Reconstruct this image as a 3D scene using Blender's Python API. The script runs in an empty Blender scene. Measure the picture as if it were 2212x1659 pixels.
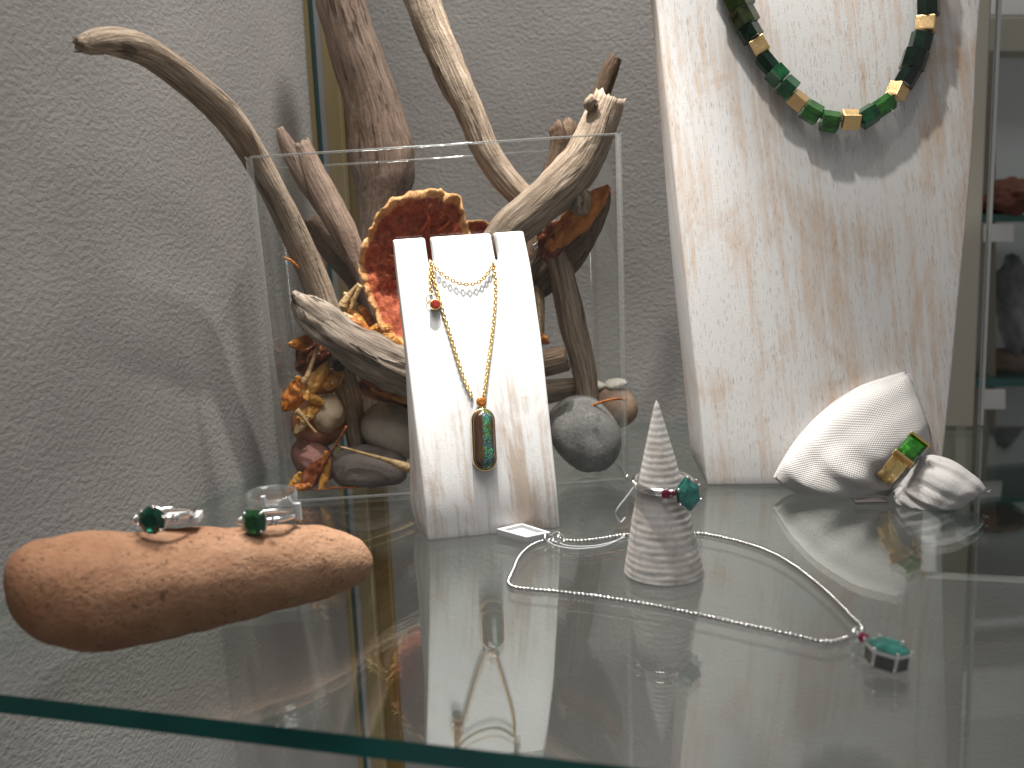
import bpy, bmesh, math, random
import numpy as np
from mathutils import Vector, Matrix, noise, Euler

# ------------------------------------------------------------------ camera, world, lamps
S = bpy.context.scene
COL = S.collection
F_PX, PITCH, ROLL, CAM_H = 2000.0, math.radians(9.4), 0.041, 0.13
IW, IH = 2212.0, 1659.0                       # measuring grid laid over the photograph
FW = Vector((0, math.cos(PITCH), -math.sin(PITCH)))
UP = Vector((0, math.sin(PITCH), math.cos(PITCH)))
RT = Vector((1, 0, 0))
CX = RT * math.cos(ROLL) - UP * math.sin(ROLL)
CY = RT * math.sin(ROLL) + UP * math.cos(ROLL)
CAM = Vector((0, 0, CAM_H))

cd = bpy.data.cameras.new('camera')
cam = bpy.data.objects.new('camera', cd); COL.objects.link(cam)
cd.sensor_width = 36.0; cd.lens = 36.0 * F_PX / IW
cd.clip_start = 0.01; cd.clip_end = 30
M = Matrix((CX, CY, -FW)).transposed().to_4x4(); M.translation = CAM
cam.matrix_world = M
cd.dof.use_dof = True; cd.dof.focus_distance = 0.415; cd.dof.aperture_fstop = 10.0
S.camera = cam

w = bpy.data.worlds.new('World'); S.world = w; w.use_nodes = True
wb = w.node_tree.nodes['Background']
wb.inputs[0].default_value = (1.0, 0.985, 0.965, 1); wb.inputs[1].default_value = 0.22

def lamp(name, loc, target, watts, radius=0.008, angle=100, blend=0.6, col=(1.0, 0.962, 0.90)):
    l = bpy.data.lights.new(name, 'SPOT'); o = bpy.data.objects.new(name, l); COL.objects.link(o)
    l.energy = watts; l.shadow_soft_size = radius; l.spot_size = math.radians(angle); l.spot_blend = blend
    l.color = col
    o.location = loc
    o.rotation_euler = (Vector(target) - Vector(loc)).to_track_quat('-Z', 'Y').to_euler()
    return o
lamp('ceiling_or_fill_spot', (-0.010, 0.388, 0.48), (-0.008, 0.430, 0.10), 11.5, 0.006, 52, 0.85)
lamp('ceiling_or_fill_spot', (0.055, 0.385, 0.49), (0.140, 0.45, 0.16), 4.2, 0.007, 50, 0.9)
lamp('ceiling_or_fill_spot', (-0.070, 0.372, 0.50), (-0.105, 0.318, 0.0), 5.5, 0.007, 30, 0.7)
lamp('ceiling_or_fill_spot', (0.22, 0.330, 0.60), (0.17, 0.40, 0.0), 0.8, 0.010, 40, 0.9)
lamp('ceiling_or_fill_spot', (-0.12, 0.19, 0.74), (-0.18, 0.42, -0.14), 12.0, 0.16, 68, 1.0, (1.0, 0.965, 0.92))  # wide soft fill added to brighten the left wall, not a cabinet fitting
lamp('ceiling_or_fill_spot', (0.06, 0.490, 0.72), (0.04, 0.60, -0.30), 16.5, 0.04, 75, 1.0, (1.0, 0.965, 0.92))  # extra lamp added to lift the back wall above and below the shelf
lamp('ceiling_or_fill_spot', (0.16, 0.06, 0.72), (-0.19, 0.42, 0.06), 4.5, 0.14, 50, 1.0, (1.0, 0.97, 0.93))  # unseen front fill added to weaken the branch shadow on the left wall
lamp('lower_wall_fill', (0.06, 0.12, -0.24), (0.03, 0.60, -0.26), 2.0, 0.05, 85, 1.0, (1.0, 0.97, 0.94))  # unseen fill added below the view to brighten the lower back wall
lamp('neighbour_spot', (0.42, 0.74, 0.62), (0.40, 0.90, 0.10), 2.4, 0.03, 80, 1.0, (1.0, 0.98, 0.95))

S.view_settings.view_transform = 'Standard'; S.view_settings.look = 'None'
S.view_settings.exposure = 0.0; S.view_settings.gamma = 1.0
cy = S.cycles
cy.max_bounces = 10; cy.transparent_max_bounces = 40; cy.transmission_bounces = 8; cy.glossy_bounces = 6
cy.diffuse_bounces = 4; cy.caustics_reflective = False; cy.caustics_refractive = False
cy.sample_clamp_indirect = 6.0; cy.use_denoising = True

# ------------------------------------------------------------------ measuring helpers
def ray(x, y):
    return (FW * F_PX + CX * (x - IW / 2) + CY * (IH / 2 - y))
def G(x, y, z=0.0):
    v = ray(x, y); return CAM + v * ((z - CAM_H) / v.z)
def P(x, y, Y):
    v = ray(x, y); return CAM + v * (Y / v.y)
def mpp(Y):                                   # metres per measuring pixel at depth Y
    return Y * 1.0 / F_PX
def lerp(a, b, t): return a + (b - a) * t
def tri(vals, t):                             # piecewise linear lookup [(t,v)...]
    for (t0, v0), (t1, v1) in zip(vals, vals[1:]):
        if t <= t1:
            return lerp(v0, v1, (t - t0) / max(1e-9, t1 - t0)) if t >= t0 else v0
    return vals[-1][1]

# ------------------------------------------------------------------ material helpers
class N:
    def __init__(s, name):
        s.m = bpy.data.materials.new(name); s.m.use_nodes = True
        s.t = s.m.node_tree; s.t.nodes.clear()
        s.out = s.t.nodes.new('ShaderNodeOutputMaterial')
    def n(s, kind, ins=None, **props):
        nd = s.t.nodes.new('ShaderNode' + kind)
        for k, v in props.items(): setattr(nd, k, v)
        for k, v in (ins or {}).items():
            i = nd.inputs[k]
            if isinstance(v, bpy.types.NodeSocket): s.t.links.new(v, i)
            else:
                if hasattr(i.default_value, '__len__') and len(i.default_value) == 4 and len(v) == 3: v = (*v, 1)
                i.default_value = v
        return nd
    def math(s, op, a, b=None, clamp=False):
        ins = {0: a}
        if b is not None: ins[1] = b
        return s.n('Math', ins, operation=op, use_clamp=clamp).outputs[0]
    def ramp(s, f, stops, interp='LINEAR'):
        r = s.n('ValToRGB', {0: f}); e = r.color_ramp; e.interpolation = interp
        while len(e.elements) < len(stops): e.elements.new(0.5)
        for el, (p, c) in zip(e.elements, stops):
            el.position = p; el.color = (*c, 1) if hasattr(c, '__len__') else (c, c, c, 1)
        return r.outputs[0]
    def mix(s, f, a, b, kind='MIX'):
        nd = s.t.nodes.new('ShaderNodeMix'); nd.data_type = 'RGBA'; nd.blend_type = kind
        for idx, v in ((0, f), (6, a), (7, b)):
            if isinstance(v, bpy.types.NodeSocket): s.t.links.new(v, nd.inputs[idx])
            else: nd.inputs[idx].default_value = v if idx == 0 else (*v[:3], 1)
        return nd.outputs[2]
    def coord(s, scale=(1, 1, 1), attr=None, loc=(0, 0, 0)):
        v = s.n('Attribute', attribute_name=attr).outputs['Vector'] if attr else s.n('TexCoord').outputs['Object']
        return s.n('Mapping', {'Vector': v, 'Scale': scale, 'Location': loc}).outputs[0]
    def noise(s, v, scale, detail=3, rough=0.5, dist=0.0):
        return s.n('TexNoise', {'Vector': v, 'Scale': scale, 'Detail': detail, 'Roughness': rough, 'Distortion': dist}).outputs[0]
    def voro(s, v, scale, feature='F1', out='Distance'):
        return s.n('TexVoronoi', {'Vector': v, 'Scale': scale}, feature=feature).outputs[out]
    def bump(s, h, dist, strength=1.0, normal=None):
        ins = {'Height': h, 'Distance': dist, 'Strength': strength}
        if normal is not None: ins['Normal'] = normal
        return s.n('Bump', ins).outputs[0]
    def bsdf(s, **k):
        ins = {}
        for a, v in k.items(): ins[a.replace('_', ' ')] = v
        return s.n('BsdfPrincipled', ins).outputs[0]
    def done(s, sh):
        s.t.links.new(sh, s.out.inputs['Surface']); return s.m

def m_plain(name, col, rough=0.5, metal=0.0, spec=0.5, **k):
    a = N(name); return a.done(a.bsdf(Base_Color=(*col, 1), Roughness=rough, Metallic=metal, **{'Specular_IOR_Level': spec}, **k))

def m_plaster():
    a = N('plaster'); v = a.coord()
    big = a.noise(v, 14, 3); col = a.ramp(big, [(0.3, (0.315, 0.303, 0.29)), (0.7, (0.37, 0.357, 0.343))])
    h1 = a.noise(a.coord((0.75, 0.75, 1.0)), 500, 3, 0.5, 0.0); h2 = a.noise(v, 150, 2, 0.5)
    h = a.math('ADD', a.math('MULTIPLY', a.ramp(h1, [(0.25, 0), (0.75, 1)]), 1.0), a.math('MULTIPLY', h2, 0.3))
    return a.done(a.bsdf(Base_Color=col, Roughness=0.92, Specular_IOR_Level=0.15, Normal=a.bump(h, 0.0006, 0.48)))

def m_clear(name, tint, f0=0.04, gain=1.0, haze=0.0):
    """thin clear sheet: see-through, mirror part grows towards grazing view (Schlick)"""
    a = N(name)
    fc = a.n('LayerWeight', {'Blend': 0.5}).outputs['Facing']
    k = a.math('ADD', f0, a.math('MULTIPLY', a.math('POWER', fc, 5.0), (1 - f0) * gain), clamp=True)
    tr = a.n('BsdfTransparent', {'Color': (*tint, 1)}).outputs[0]
    gl = a.n('BsdfGlossy', {'Color': (0.96, 1, 0.98, 1), 'Roughness': 0.004}).outputs[0]
    sh = a.n('MixShader', {0: k, 1: tr, 2: gl}).outputs[0]
    if haze:
        df = a.n('BsdfDiffuse', {'Color': (0.8, 0.82, 0.82, 1)}).outputs[0]
        sh = a.n('MixShader', {0: haze, 1: sh, 2: df}).outputs[0]
    return a.done(sh)

def m_edge():
    a = N('glass_edge'); v = a.coord((1, 1, 1))
    f = a.noise(v, 18, 2)
    col = a.ramp(f, [(0.3, (0.001, 0.05, 0.045)), (0.7, (0.004, 0.125, 0.11))])
    return a.done(a.bsdf(Base_Color=col, Roughness=0.16, Specular_IOR_Level=0.5))

def m_wash(name, lo, hi, patch_scale=22, wood=((0.50, 0.30, 0.16), (0.66, 0.43, 0.25)), white=(0.83, 0.815, 0.79), low_only=None, pores=0.42):
    """white limed wood; tan wood shows through in long worn patches, fine dark pores along the grain"""
    a = N(name); v = a.coord(attr='grain')
    vp = a.coord((1, 0.17, 1), attr='grain')
    p1 = a.math('ADD', a.math('MULTIPLY', a.noise(vp, patch_scale, 4, 0.6, 0.8), 0.55), a.math('MULTIPLY', a.noise(a.coord((1, 0.5, 1), attr='grain', loc=(3, 1, 0)), patch_scale * 1.3, 5, 0.7, 1.2), 0.45))
    vs = a.coord((1, 0.035, 1), attr='grain'); st = a.noise(vs, 420, 3, 0.6)
    mask = a.math('ADD', p1, a.math('MULTIPLY', a.math('SUBTRACT', st, 0.5), 0.42))
    if low_only:
        z = a.n('SeparateXYZ', {0: v}).outputs[1]
        mask = a.math('SUBTRACT', mask, a.math('MULTIPLY', a.ramp(a.math('DIVIDE', z, low_only), [(0.35, 0), (0.85, 1)]), 0.22))
    k = a.ramp(mask, [(lo, 0), (hi, 1)])
    wd = a.ramp(st, [(0.3, wood[0]), (0.7, wood[1])])
    wh = a.mix(a.math('MULTIPLY', a.noise(vp, 60, 3), 0.35), white, tuple(c * 0.86 for c in white))
    col = a.mix(a.math('MULTIPLY', k, 0.72), wh, wd)
    vpo = a.coord((1, 0.07, 1), attr='grain'); po = a.voro(vpo, 1900)
    pk = a.math('MULTIPLY', a.ramp(po, [(0.13, 1), (0.25, 0)]), a.ramp(a.noise(vp, 70, 2), [(0.28, 0), (0.44, 1)]))
    col = a.mix(a.math('MULTIPLY', pk, pores), col, (0.26, 0.16, 0.09))
    h = a.math('SUBTRACT', a.math('ADD', a.math('MULTIPLY', st, 0.5), a.math('MULTIPLY', a.noise(v, 900, 2), 0.25)), a.math('MULTIPLY', pk, pores))
    return a.done(a.bsdf(Base_Color=col, Roughness=0.62, Specular_IOR_Level=0.3, Normal=a.bump(h, 0.0005, 0.5)))

def m_drift(name, base, dark, light, crack=0.55):
    a = N(name); v = a.coord(attr='grain')
    vs = a.coord((1, 1, 0.05), attr='grain')
    g1 = a.noise(vs, 900, 4, 0.65, 0.3); g2 = a.noise(a.coord((1, 1, 0.12), attr='grain'), 220, 3, 0.6, 0.5)
    blot = a.noise(a.coord((1, 1, 0.5), attr='grain'), 70, 3, 0.6)
    col = a.ramp(g1, [(0.34, dark), (0.5, base), (0.66, light)])
    col = a.mix(a.ramp(blot, [(0.42, 0.0), (0.75, 0.6)]), col, tuple(c * 0.62 for c in base))
    ck = a.ramp(g2, [(0.33, 1), (0.40, 0)])
    ck = a.math('MULTIPLY', ck, crack)
    col = a.mix(ck, col, tuple(c * 0.22 for c in dark))
    kn = a.ramp(a.voro(a.coord((1, 1, 0.55), attr='grain'), 34), [(0.10, 1), (0.17, 0)])
    col = a.mix(a.math('MULTIPLY', kn, 0.6), col, tuple(c * 0.4 for c in dark))
    h = a.math('SUBTRACT', a.math('ADD', a.math('MULTIPLY', g1, 0.7), a.math('MULTIPLY', a.noise(v, 500, 3), 0.3)), a.math('MULTIPLY', ck, 1.2))
    return a.done(a.bsdf(Base_Color=col, Roughness=0.85, Specular_IOR_Level=0.2, Normal=a.bump(h, 0.0012, 1.0)))

def m_stone(name, c0, c1, scale=60, pit=0.5, spot=None, rough=0.8, bands=None):
    a = N(name); v = a.coord()
    n1 = a.noise(v, scale, 5, 0.62); n2 = a.noise(v, scale * 9, 3, 0.6)
    col = a.ramp(a.math('ADD', a.math('MULTIPLY', n1, 0.75), a.math('MULTIPLY', n2, 0.25)), [(0.34, c0), (0.66, c1)])
    if bands:
        b = a.noise(a.coord((0.2, 0.2, 1.0)), bands, 3, 0.5, 0.4)
        col = a.mix(a.ramp(b, [(0.45, 0), (0.6, 0.6)]), col, tuple(c * 1.5 for c in c1))
    pits = a.ramp(a.voro(v, scale * 14), [(0.12, 1), (0.28, 0)])
    pm = a.math('MULTIPLY', a.math('MULTIPLY', pits, a.ramp(a.noise(v, scale * 2, 3), [(0.45, 0), (0.62, 1)])), pit)
    col = a.mix(pm, col, tuple(c * 0.35 for c in c0))
    if spot:
        sp = a.ramp(a.noise(v, scale * 0.7, 4, 0.7), [(0.62, 0), (0.72, 1)])
        col = a.mix(sp, col, spot)
    h = a.math('SUBTRACT', a.math('ADD', a.math('MULTIPLY', n2, 0.6), a.math('MULTIPLY', n1, 0.8)), pm)
    return a.done(a.bsdf(Base_Color=col, Roughness=rough, Specular_IOR_Level=0.3, Normal=a.bump(h, 0.0009, 0.7)))

def m_leaf(name, c0, c1, c2, gloss=0.4):
    a = N(name); v = a.coord(attr='grain')
    n1 = a.noise(a.coord((1, 0.35, 1), attr='grain'), 260, 4, 0.6); n2 = a.noise(v, 110, 3)
    col = a.ramp(a.math('ADD', a.math('MULTIPLY', n1, 0.55), a.math('MULTIPLY', n2, 0.45)), [(0.33, c0), (0.5, c1), (0.66, c2)])
    vein = a.ramp(a.noise(a.coord((1, 0.08, 1), attr='grain'), 700, 2), [(0.45, 0), (0.6, 1)])
    h = a.math('ADD', a.math('MULTIPLY', n1, 0.8), a.math('MULTIPLY', vein, 0.35))
    nm = a.bump(h, 0.0009, 0.8)
    p = a.bsdf(Base_Color=col, Roughness=gloss, Specular_IOR_Level=0.45, Normal=nm)
    t = a.n('BsdfTranslucent', {'Color': col, 'Normal': nm}).outputs[0]
    return a.done(a.n('MixShader', {0: 0.22, 1: p, 2: t}).outputs[0])

def m_fungus():
    a = N('dried_fungus'); v = a.coord()
    rim = a.n('Attribute', attribute_name='rim').outputs['Fac']
    n1 = a.noise(v, 260, 6, 0.7, 0.8); n2 = a.noise(v, 60, 3)
    red = a.ramp(n1, [(0.3, (0.13, 0.016, 0.007)), (0.5, (0.40, 0.075, 0.025)), (0.68, (0.62, 0.21, 0.085))])
    org = a.ramp(n1, [(0.3, (0.46, 0.18, 0.05)), (0.55, (0.70, 0.38, 0.15)), (0.72, (0.82, 0.56, 0.29))])
    k = a.ramp(a.math('ADD', rim, a.math('MULTIPLY', a.math('SUBTRACT', n2, 0.5), 0.35)), [(0.5, 0), (0.66, 1)])
    col = a.mix(k, red, org)
    rg = a.ramp(n2, [(0.4, 0.28), (0.6, 0.65)])
    h = a.math('ADD', n1, a.math('MULTIPLY', a.noise(v, 420, 3), 0.4))
    return a.done(a.bsdf(Base_Color=col, Roughness=rg, Specular_IOR_Level=0.5, Normal=a.bump(h, 0.0016, 0.9)))

def m_metal(name, col, rough=0.16, brushed=0.0):
    a = N(name); ins = dict(Base_Color=(*col, 1), Metallic=1.0, Roughness=rough)
    if brushed:
        h = a.noise(a.coord((1, 0.25, 1)), 2600, 3, 0.7); ins['Normal'] = a.bump(h, 0.0002, brushed)
    return a.done(a.bsdf(**ins))

def m_gem(name, col, trans=0.75, rough=0.03, ior=1.62):
    a = N(name); v = a.coord()
    n1 = a.noise(v, 320, 3, 0.6)
    c = a.mix(a.ramp(n1, [(0.35, 0), (0.7, 1)]), tuple(x * 0.55 for x in col), tuple(min(1, x * 1.25) for x in col))
    return a.done(a.bsdf(Base_Color=c, Roughness=rough, IOR=ior, Transmission_Weight=trans, Specular_IOR_Level=0.6))

def m_opal():
    a = N('boulder_opal'); v = a.coord()
    st = a.noise(a.coord((1, 1, 0.12)), 500, 3)
    col = a.ramp(st, [(0.35, (0.035, 0.018, 0.009)), (0.65, (0.085, 0.045, 0.022))])
    x = a.n('SeparateXYZ', {0: v}).outputs[0]
    wob = a.math('MULTIPLY', a.math('SUBTRACT', a.noise(v, 130, 2), 0.5), 0.0045)
    dx = a.math('SUBTRACT', a.math('ADD', x, wob), 0.0009)
    band = a.ramp(a.math('DIVIDE', a.math('ABSOLUTE', dx), 0.0030), [(0.15, 1), (0.95, 0)])
    cloud = a.math('MULTIPLY', band, a.ramp(a.noise(v, 420, 4, 0.7), [(0.38, 0), (0.66, 1)]))
    hue = a.ramp(a.noise(v, 260, 2), [(0.35, (0.02, 0.20, 0.36)), (0.5, (0.02, 0.34, 0.16)), (0.65, (0.12, 0.30, 0.03))])
    col = a.mix(a.math('MULTIPLY', cloud, 0.65), col, hue)
    cell = a.n('TexVoronoi', {'Vector': v, 'Scale': 2300.0}, feature='F1')
    pick = a.n('SeparateColor', {0: cell.outputs['Color']}).outputs[0]
    fl = a.math('MULTIPLY', a.math('MULTIPLY', a.ramp(pick, [(0.74, 0), (0.77, 1)]), a.ramp(cell.outputs['Distance'], [(0.35, 1), (0.5, 0)])), a.ramp(band, [(0.35, 0), (0.6, 1)]))
    fh = a.ramp(a.n('SeparateColor', {0: cell.outputs['Color']}).outputs[1], [(0.0, (0.0, 0.85, 0.10)), (0.55, (0.0, 0.9, 0.25)), (0.75, (0.02, 0.75, 0.6)), (0.92, (0.15, 0.2, 0.95))])
    col = a.mix(fl, col, fh)
    return a.done(a.bsdf(Base_Color=col, Roughness=0.12, Specular_IOR_Level=0.5, Coat_Weight=0.6, Coat_Roughness=0.04))

def m_cloth():
    a = N('white_linen'); v = a.coord(attr='grain')
    s = a.n('SeparateXYZ', {0: v})
    k = 2 * math.pi / 0.00085
    wx = a.math('SINE', a.math('MULTIPLY', s.outputs[0], k)); wy = a.math('SINE', a.math('MULTIPLY', s.outputs[1], k))
    h = a.math('MULTIPLY', wx, wy)
    n = a.noise(v, 120, 3)
    col = a.ramp(n, [(0.3, (0.66, 0.64, 0.625)), (0.7, (0.73, 0.71, 0.695))])
    col = a.mix(a.ramp(h, [(0.0, 0.34), (0.45, 0.0)]), col, (0.42, 0.39, 0.37))
    nb = a.bump(a.noise(v, 60, 3, 0.55), 0.003, 0.35)
    return a.done(a.bsdf(Base_Color=col, Roughness=0.75, Specular_IOR_Level=0.25, Sheen_Weight=0.25, Normal=a.bump(h, 0.00016, 0.8, nb)))

PLASTER = m_plaster()
GLASS = m_clear('shelf_glass', (0.962, 0.978, 0.972), 0.055, 1.35)
SIDE_EDGE = m_clear('glass_side_edge', (0.70, 0.80, 0.78), 0.03, 0.5)
EDGE = m_edge()
ACRYL = m_clear('acrylic', (0.99, 0.99, 0.988), 0.014, 0.5, 0.0015)
ACRYL_EDGE = m_clear('acrylic_edge', (0.88, 0.88, 0.87), 0.12, 0.8, 0.05)
WASH_BIG = m_wash('limed_wood', 0.465, 0.63, 24, white=(0.68, 0.672, 0.665), wood=((0.42, 0.26, 0.15), (0.58, 0.39, 0.24)))
WASH_SMALL = m_wash('limed_wood_fine', 0.46, 0.60, 40, wood=((0.36, 0.24, 0.16), (0.55, 0.40, 0.28)), white=(0.85, 0.85, 0.845), pores=0.16, low_only=0.13)
DRIFT = m_drift('driftwood_grey', (0.30, 0.232, 0.172), (0.145, 0.10, 0.07), (0.45, 0.37, 0.285))
DRIFT_OLD = m_drift('driftwood_weathered', (0.30, 0.245, 0.195), (0.13, 0.095, 0.07), (0.47, 0.40, 0.325), 0.95)
DRIFT_PINK = m_drift('driftwood_pink_brown', (0.27, 0.195, 0.15), (0.13, 0.085, 0.062), (0.37, 0.285, 0.225))
DRIFT_DARK = m_drift('driftwood_brown', (0.15, 0.10, 0.068), (0.07, 0.043, 0.028), (0.24, 0.17, 0.115))
DRIFT_TAN = m_drift('driftwood_tan', (0.42, 0.30, 0.18), (0.26, 0.17, 0.095), (0.55, 0.42, 0.28), 0.25)
GOLD = m_metal('gold', (0.95, 0.66, 0.27), 0.17)
GOLD_MATTE = m_metal('brushed_gold', (0.84, 0.58, 0.28), 0.30, 0.8)
SILVER = m_metal('white_gold', (0.86, 0.85, 0.84), 0.12)
CHAIN_METAL = m_metal('chain_white_gold', (0.60, 0.59, 0.58), 0.13)
PEWTER = m_metal('dull_steel', (0.55, 0.54, 0.53), 0.3)

# ------------------------------------------------------------------ object helpers
def tag(o, label, cat, group=None, kind=None):
    if label: o['label'] = label
    if cat: o['category'] = cat
    if group: o['group'] = group
    if kind: o['kind'] = kind
    return o
def link(name, me, mat=None, parent=None, smooth=True):
    o = bpy.data.objects.new(name, me); COL.objects.link(o)
    if mat is not None and not me.materials: me.materials.append(mat)
    if smooth:
        me.polygons.foreach_set('use_smooth', [True] * len(me.polygons))
    if parent is not None:
        o.parent = parent
        o.matrix_parent_inverse = parent.matrix_basis.inverted()
    return o
def mesh(name, vs, fs, grain=None):
    me = bpy.data.meshes.new(name); me.from_pydata([tuple(v) for v in vs], [], fs); me.update()
    if grain is not None:
        at = me.attributes.new('grain', 'FLOAT_VECTOR', 'POINT')
        at.data.foreach_set('vector', np.array(grain, dtype=np.float32).ravel())
    return me
def fix_normals(me):
    bm = bmesh.new(); bm.from_mesh(me); bmesh.ops.recalc_face_normals(bm, faces=bm.faces); bm.to_mesh(me); bm.free()
def empty(name, loc, label=None, cat=None, group=None):
    o = bpy.data.objects.new(name, None); COL.objects.link(o); o.location = loc
    o.empty_display_size = 0.005
    tag(o, label, cat, group); return o
def bevel(o, wd, seg=2, ang=35):
    b = o.modifiers.new('bevel', 'BEVEL'); b.width = wd; b.segments = seg; b.limit_method = 'ANGLE'; b.angle_limit = math.radians(ang)
    return o
def box_mesh(name, c, ax, ay, az):            # centre and three half-axis vectors
    c = Vector(c); vs = []
    for i in (-1, 1):
        for j in (-1, 1):
            for k in (-1, 1): vs.append(c + Vector(ax) * i + Vector(ay) * j + Vector(az) * k)
    fs = [(0, 1, 3, 2), (4, 6, 7, 5), (0, 4, 5, 1), (2, 3, 7, 6), (0, 2, 6, 4), (1, 5, 7, 3)]
    me = mesh(name, vs, fs); fix_normals(me); return me
def catmull(pts, n):
    p = [np.array(q, float) for q in pts]; p = [2 * p[0] - p[1]] + p + [2 * p[-1] - p[-2]]
    out = []
    for i in range(1, len(p) - 2):
        for k in range(n):
            t = k / n; a, b, c, d = p[i - 1], p[i], p[i + 1], p[i + 2]
            out.append(0.5 * ((2 * b) + (-a + c) * t + (2 * a - 5 * b + 4 * c - d) * t * t + (-a + 3 * b - 3 * c + d) * t ** 3))
    out.append(p[-2]); return out
def frames(pts):
    T = [(pts[min(i + 1, len(pts) - 1)] - pts[max(i - 1, 0)]).normalized() for i in range(len(pts))]
    r = Vector((0, -1, 0.3)); r = (r - T[0] * r.dot(T[0])).normalized(); R = []
    for t in T:
        r = (r - t * r.dot(t)).normalized(); R.append(r)
    return T, R
def nz(x, y, z): return noise.noise(Vector((x, y, z)))

def tube(name, pts, rad, seg=16, rough=0.0, seed=0.0, jag=(0, 0), ridge=0.0):
    """tapered limb; rough = relative low-frequency lumps, ridge = lengthwise ribs, jag = broken ends"""
    T, R = frames(pts); vs = []; gr = []; fs = []; L = 0.0
    for i, p in enumerate(pts):
        if i: L += (pts[i] - pts[i - 1]).length
        b = T[i].cross(R[i])
        for k in range(seg):
            a = 2 * math.pi * k / seg; c, s = math.cos(a), math.sin(a)
            f = 1.0
            if rough: f += rough * (nz(c * 1.1 + seed, s * 1.1, L * 55 + seed) + 0.6 * nz(c * 2.3, s * 2.3 + seed, L * 140))
            if ridge: f += ridge * nz(c * 4.5 + seed * 3, s * 4.5, L * 22)
            q = p + (R[i] * c + b * s) * rad[i] * f
            if jag[0] and i == 0: q += T[0] * (-abs(nz(c * 2 + seed, s * 2, 3.3)) * rad[0] * jag[0])
            if jag[1] and i == len(pts) - 1: q += T[-1] * (abs(nz(c * 2 + seed, s * 2, 7.7)) * rad[-1] * jag[1])
            vs.append(q); gr.append((c * rad[i] + seed * 0.37, s * rad[i], L))
    n = len(pts)
    for i in range(n - 1):
        for k in range(seg):
            k2 = (k + 1) % seg; fs.append((i * seg + k, i * seg + k2, (i + 1) * seg + k2, (i + 1) * seg + k))
    for e, i in ((0, 0), (1, n - 1)):
        # recessed broken end: an inner ring then the centre
        base = len(vs); sgn = -1 if e == 0 else 1
        b = T[i].cross(R[i])
        for k in range(seg):
            a = 2 * math.pi * k / seg
            q = pts[i] + (R[i] * math.cos(a) + b * math.sin(a)) * rad[i] * 0.62 + T[i] * sgn * rad[i] * (0.10 + 0.35 * nz(math.cos(a) * 2 + seed, math.sin(a) * 2, 5.1 + e)) * (1 if jag[e] else 0.6)
            vs.append(q); gr.append((math.cos(a) * rad[i] * .6 + seed * 0.37, math.sin(a) * rad[i] * .6, L * e))
        vs.append(pts[i] + T[i] * sgn * rad[i] * 0.12); gr.append((seed * 0.37, 0, L * e)); ce = len(vs) - 1
        for k in range(seg):
            k2 = (k + 1) % seg; o0, o1, q0, q1 = i * seg + k, i * seg + k2, base + k, base + k2
            if e == 0: fs += [(o0, q0, q1, o1), (q0, ce, q1)]
            else: fs += [(o0, o1, q1, q0), (q0, q1, ce)]
    me = mesh(name, vs, fs, gr); fix_normals(me); return me

def px_path(pl, n=6):
    """[(x,y,Y,r_px)...] -> smooth 3-D points and radii in metres"""
    c = catmull(pl, n)
    pts = [P(q[0], q[1], q[2]) for q in c]; rad = [max(0.0002, q[3] * mpp(q[2])) for q in c]
    return pts, rad
def branch(name, pl, mat, label, cat='driftwood', seed=0.0, rough=0.10, ridge=0.05, jag=(0.5, 0.5), parent=None, seg=20, n=7, group=None):
    pts, rad = px_path(pl, n)
    me = tube(name, pts, rad, seg, rough, seed, jag, ridge)
    o = link(name, me, mat, parent)
    if parent is None: tag(o, label, cat, group)
    return o

def pebble(name, cx, cy_, a, b, rot, Y, depth, mat, label, cat='stone', seed=0.0, amp=0.06, ex=2.0, floor=None, group=None, parent=None, dent=None):
    """rounded stone given by its outline (centre, half axes in measuring px, tilt) and its half depth in metres"""
    c = P(cx, cy_, Y); s = mpp(Y); nu, nv = 40, 24; vs = []; fs = []; gr = []
    ca, sa = math.cos(math.radians(rot)), math.sin(math.radians(rot))
    ex_ = 2.0 / ex
    sp = lambda v: math.copysign(abs(v) ** ex_, v)
    for j in range(nv + 1):
        th = math.pi * j / nv
        for i in range(nu):
            ph = 2 * math.pi * i / nu
            d = Vector((math.sin(th) * math.cos(ph), math.sin(th) * math.sin(ph), math.cos(th)))
            f = 1 + amp * (noise.noise(d * 1.3 + Vector((seed, 0, 0))) + 0.45 * noise.noise(d * 3.1 + Vector((0, seed, 0))) + 0.2 * noise.noise(d * 8 + Vector((0, 0, seed))))
            if dent:
                dd = (d - Vector(dent[0]).normalized()).length
                if dd < dent[1]: f -= dent[2] * (1 - (dd / dent[1]) ** 2) * (1 + 0.6 * noise.noise(d * 9))
            u, v = sp(d.x) * a * f, sp(d.z) * b * f
            uu, vv = u * ca - v * sa, u * sa + v * ca
            q = c + CX * uu * s + CY * vv * s + Vector((0, 1, 0)) * (sp(d.y) * depth * f)
            if floor is not None and q.z < floor: q.z = floor
            vs.append(q - c); gr.append((d.x, d.y, d.z))
    for j in range(nv):
        for i in range(nu):
            i2 = (i + 1) % nu; fs.append((j * nu + i, j * nu + i2, (j + 1) * nu + i2, (j + 1) * nu + i))
    me = mesh(name, vs, fs, gr)
    bm = bmesh.new(); bm.from_mesh(me); bmesh.ops.remove_doubles(bm, verts=bm.verts, dist=1e-7); bmesh.ops.recalc_face_normals(bm, faces=bm.faces); bm.to_mesh(me); bm.free()
    o = link(name, me, mat); o.location = c
    if parent is None: tag(o, label, cat, group)
    return o

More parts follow.
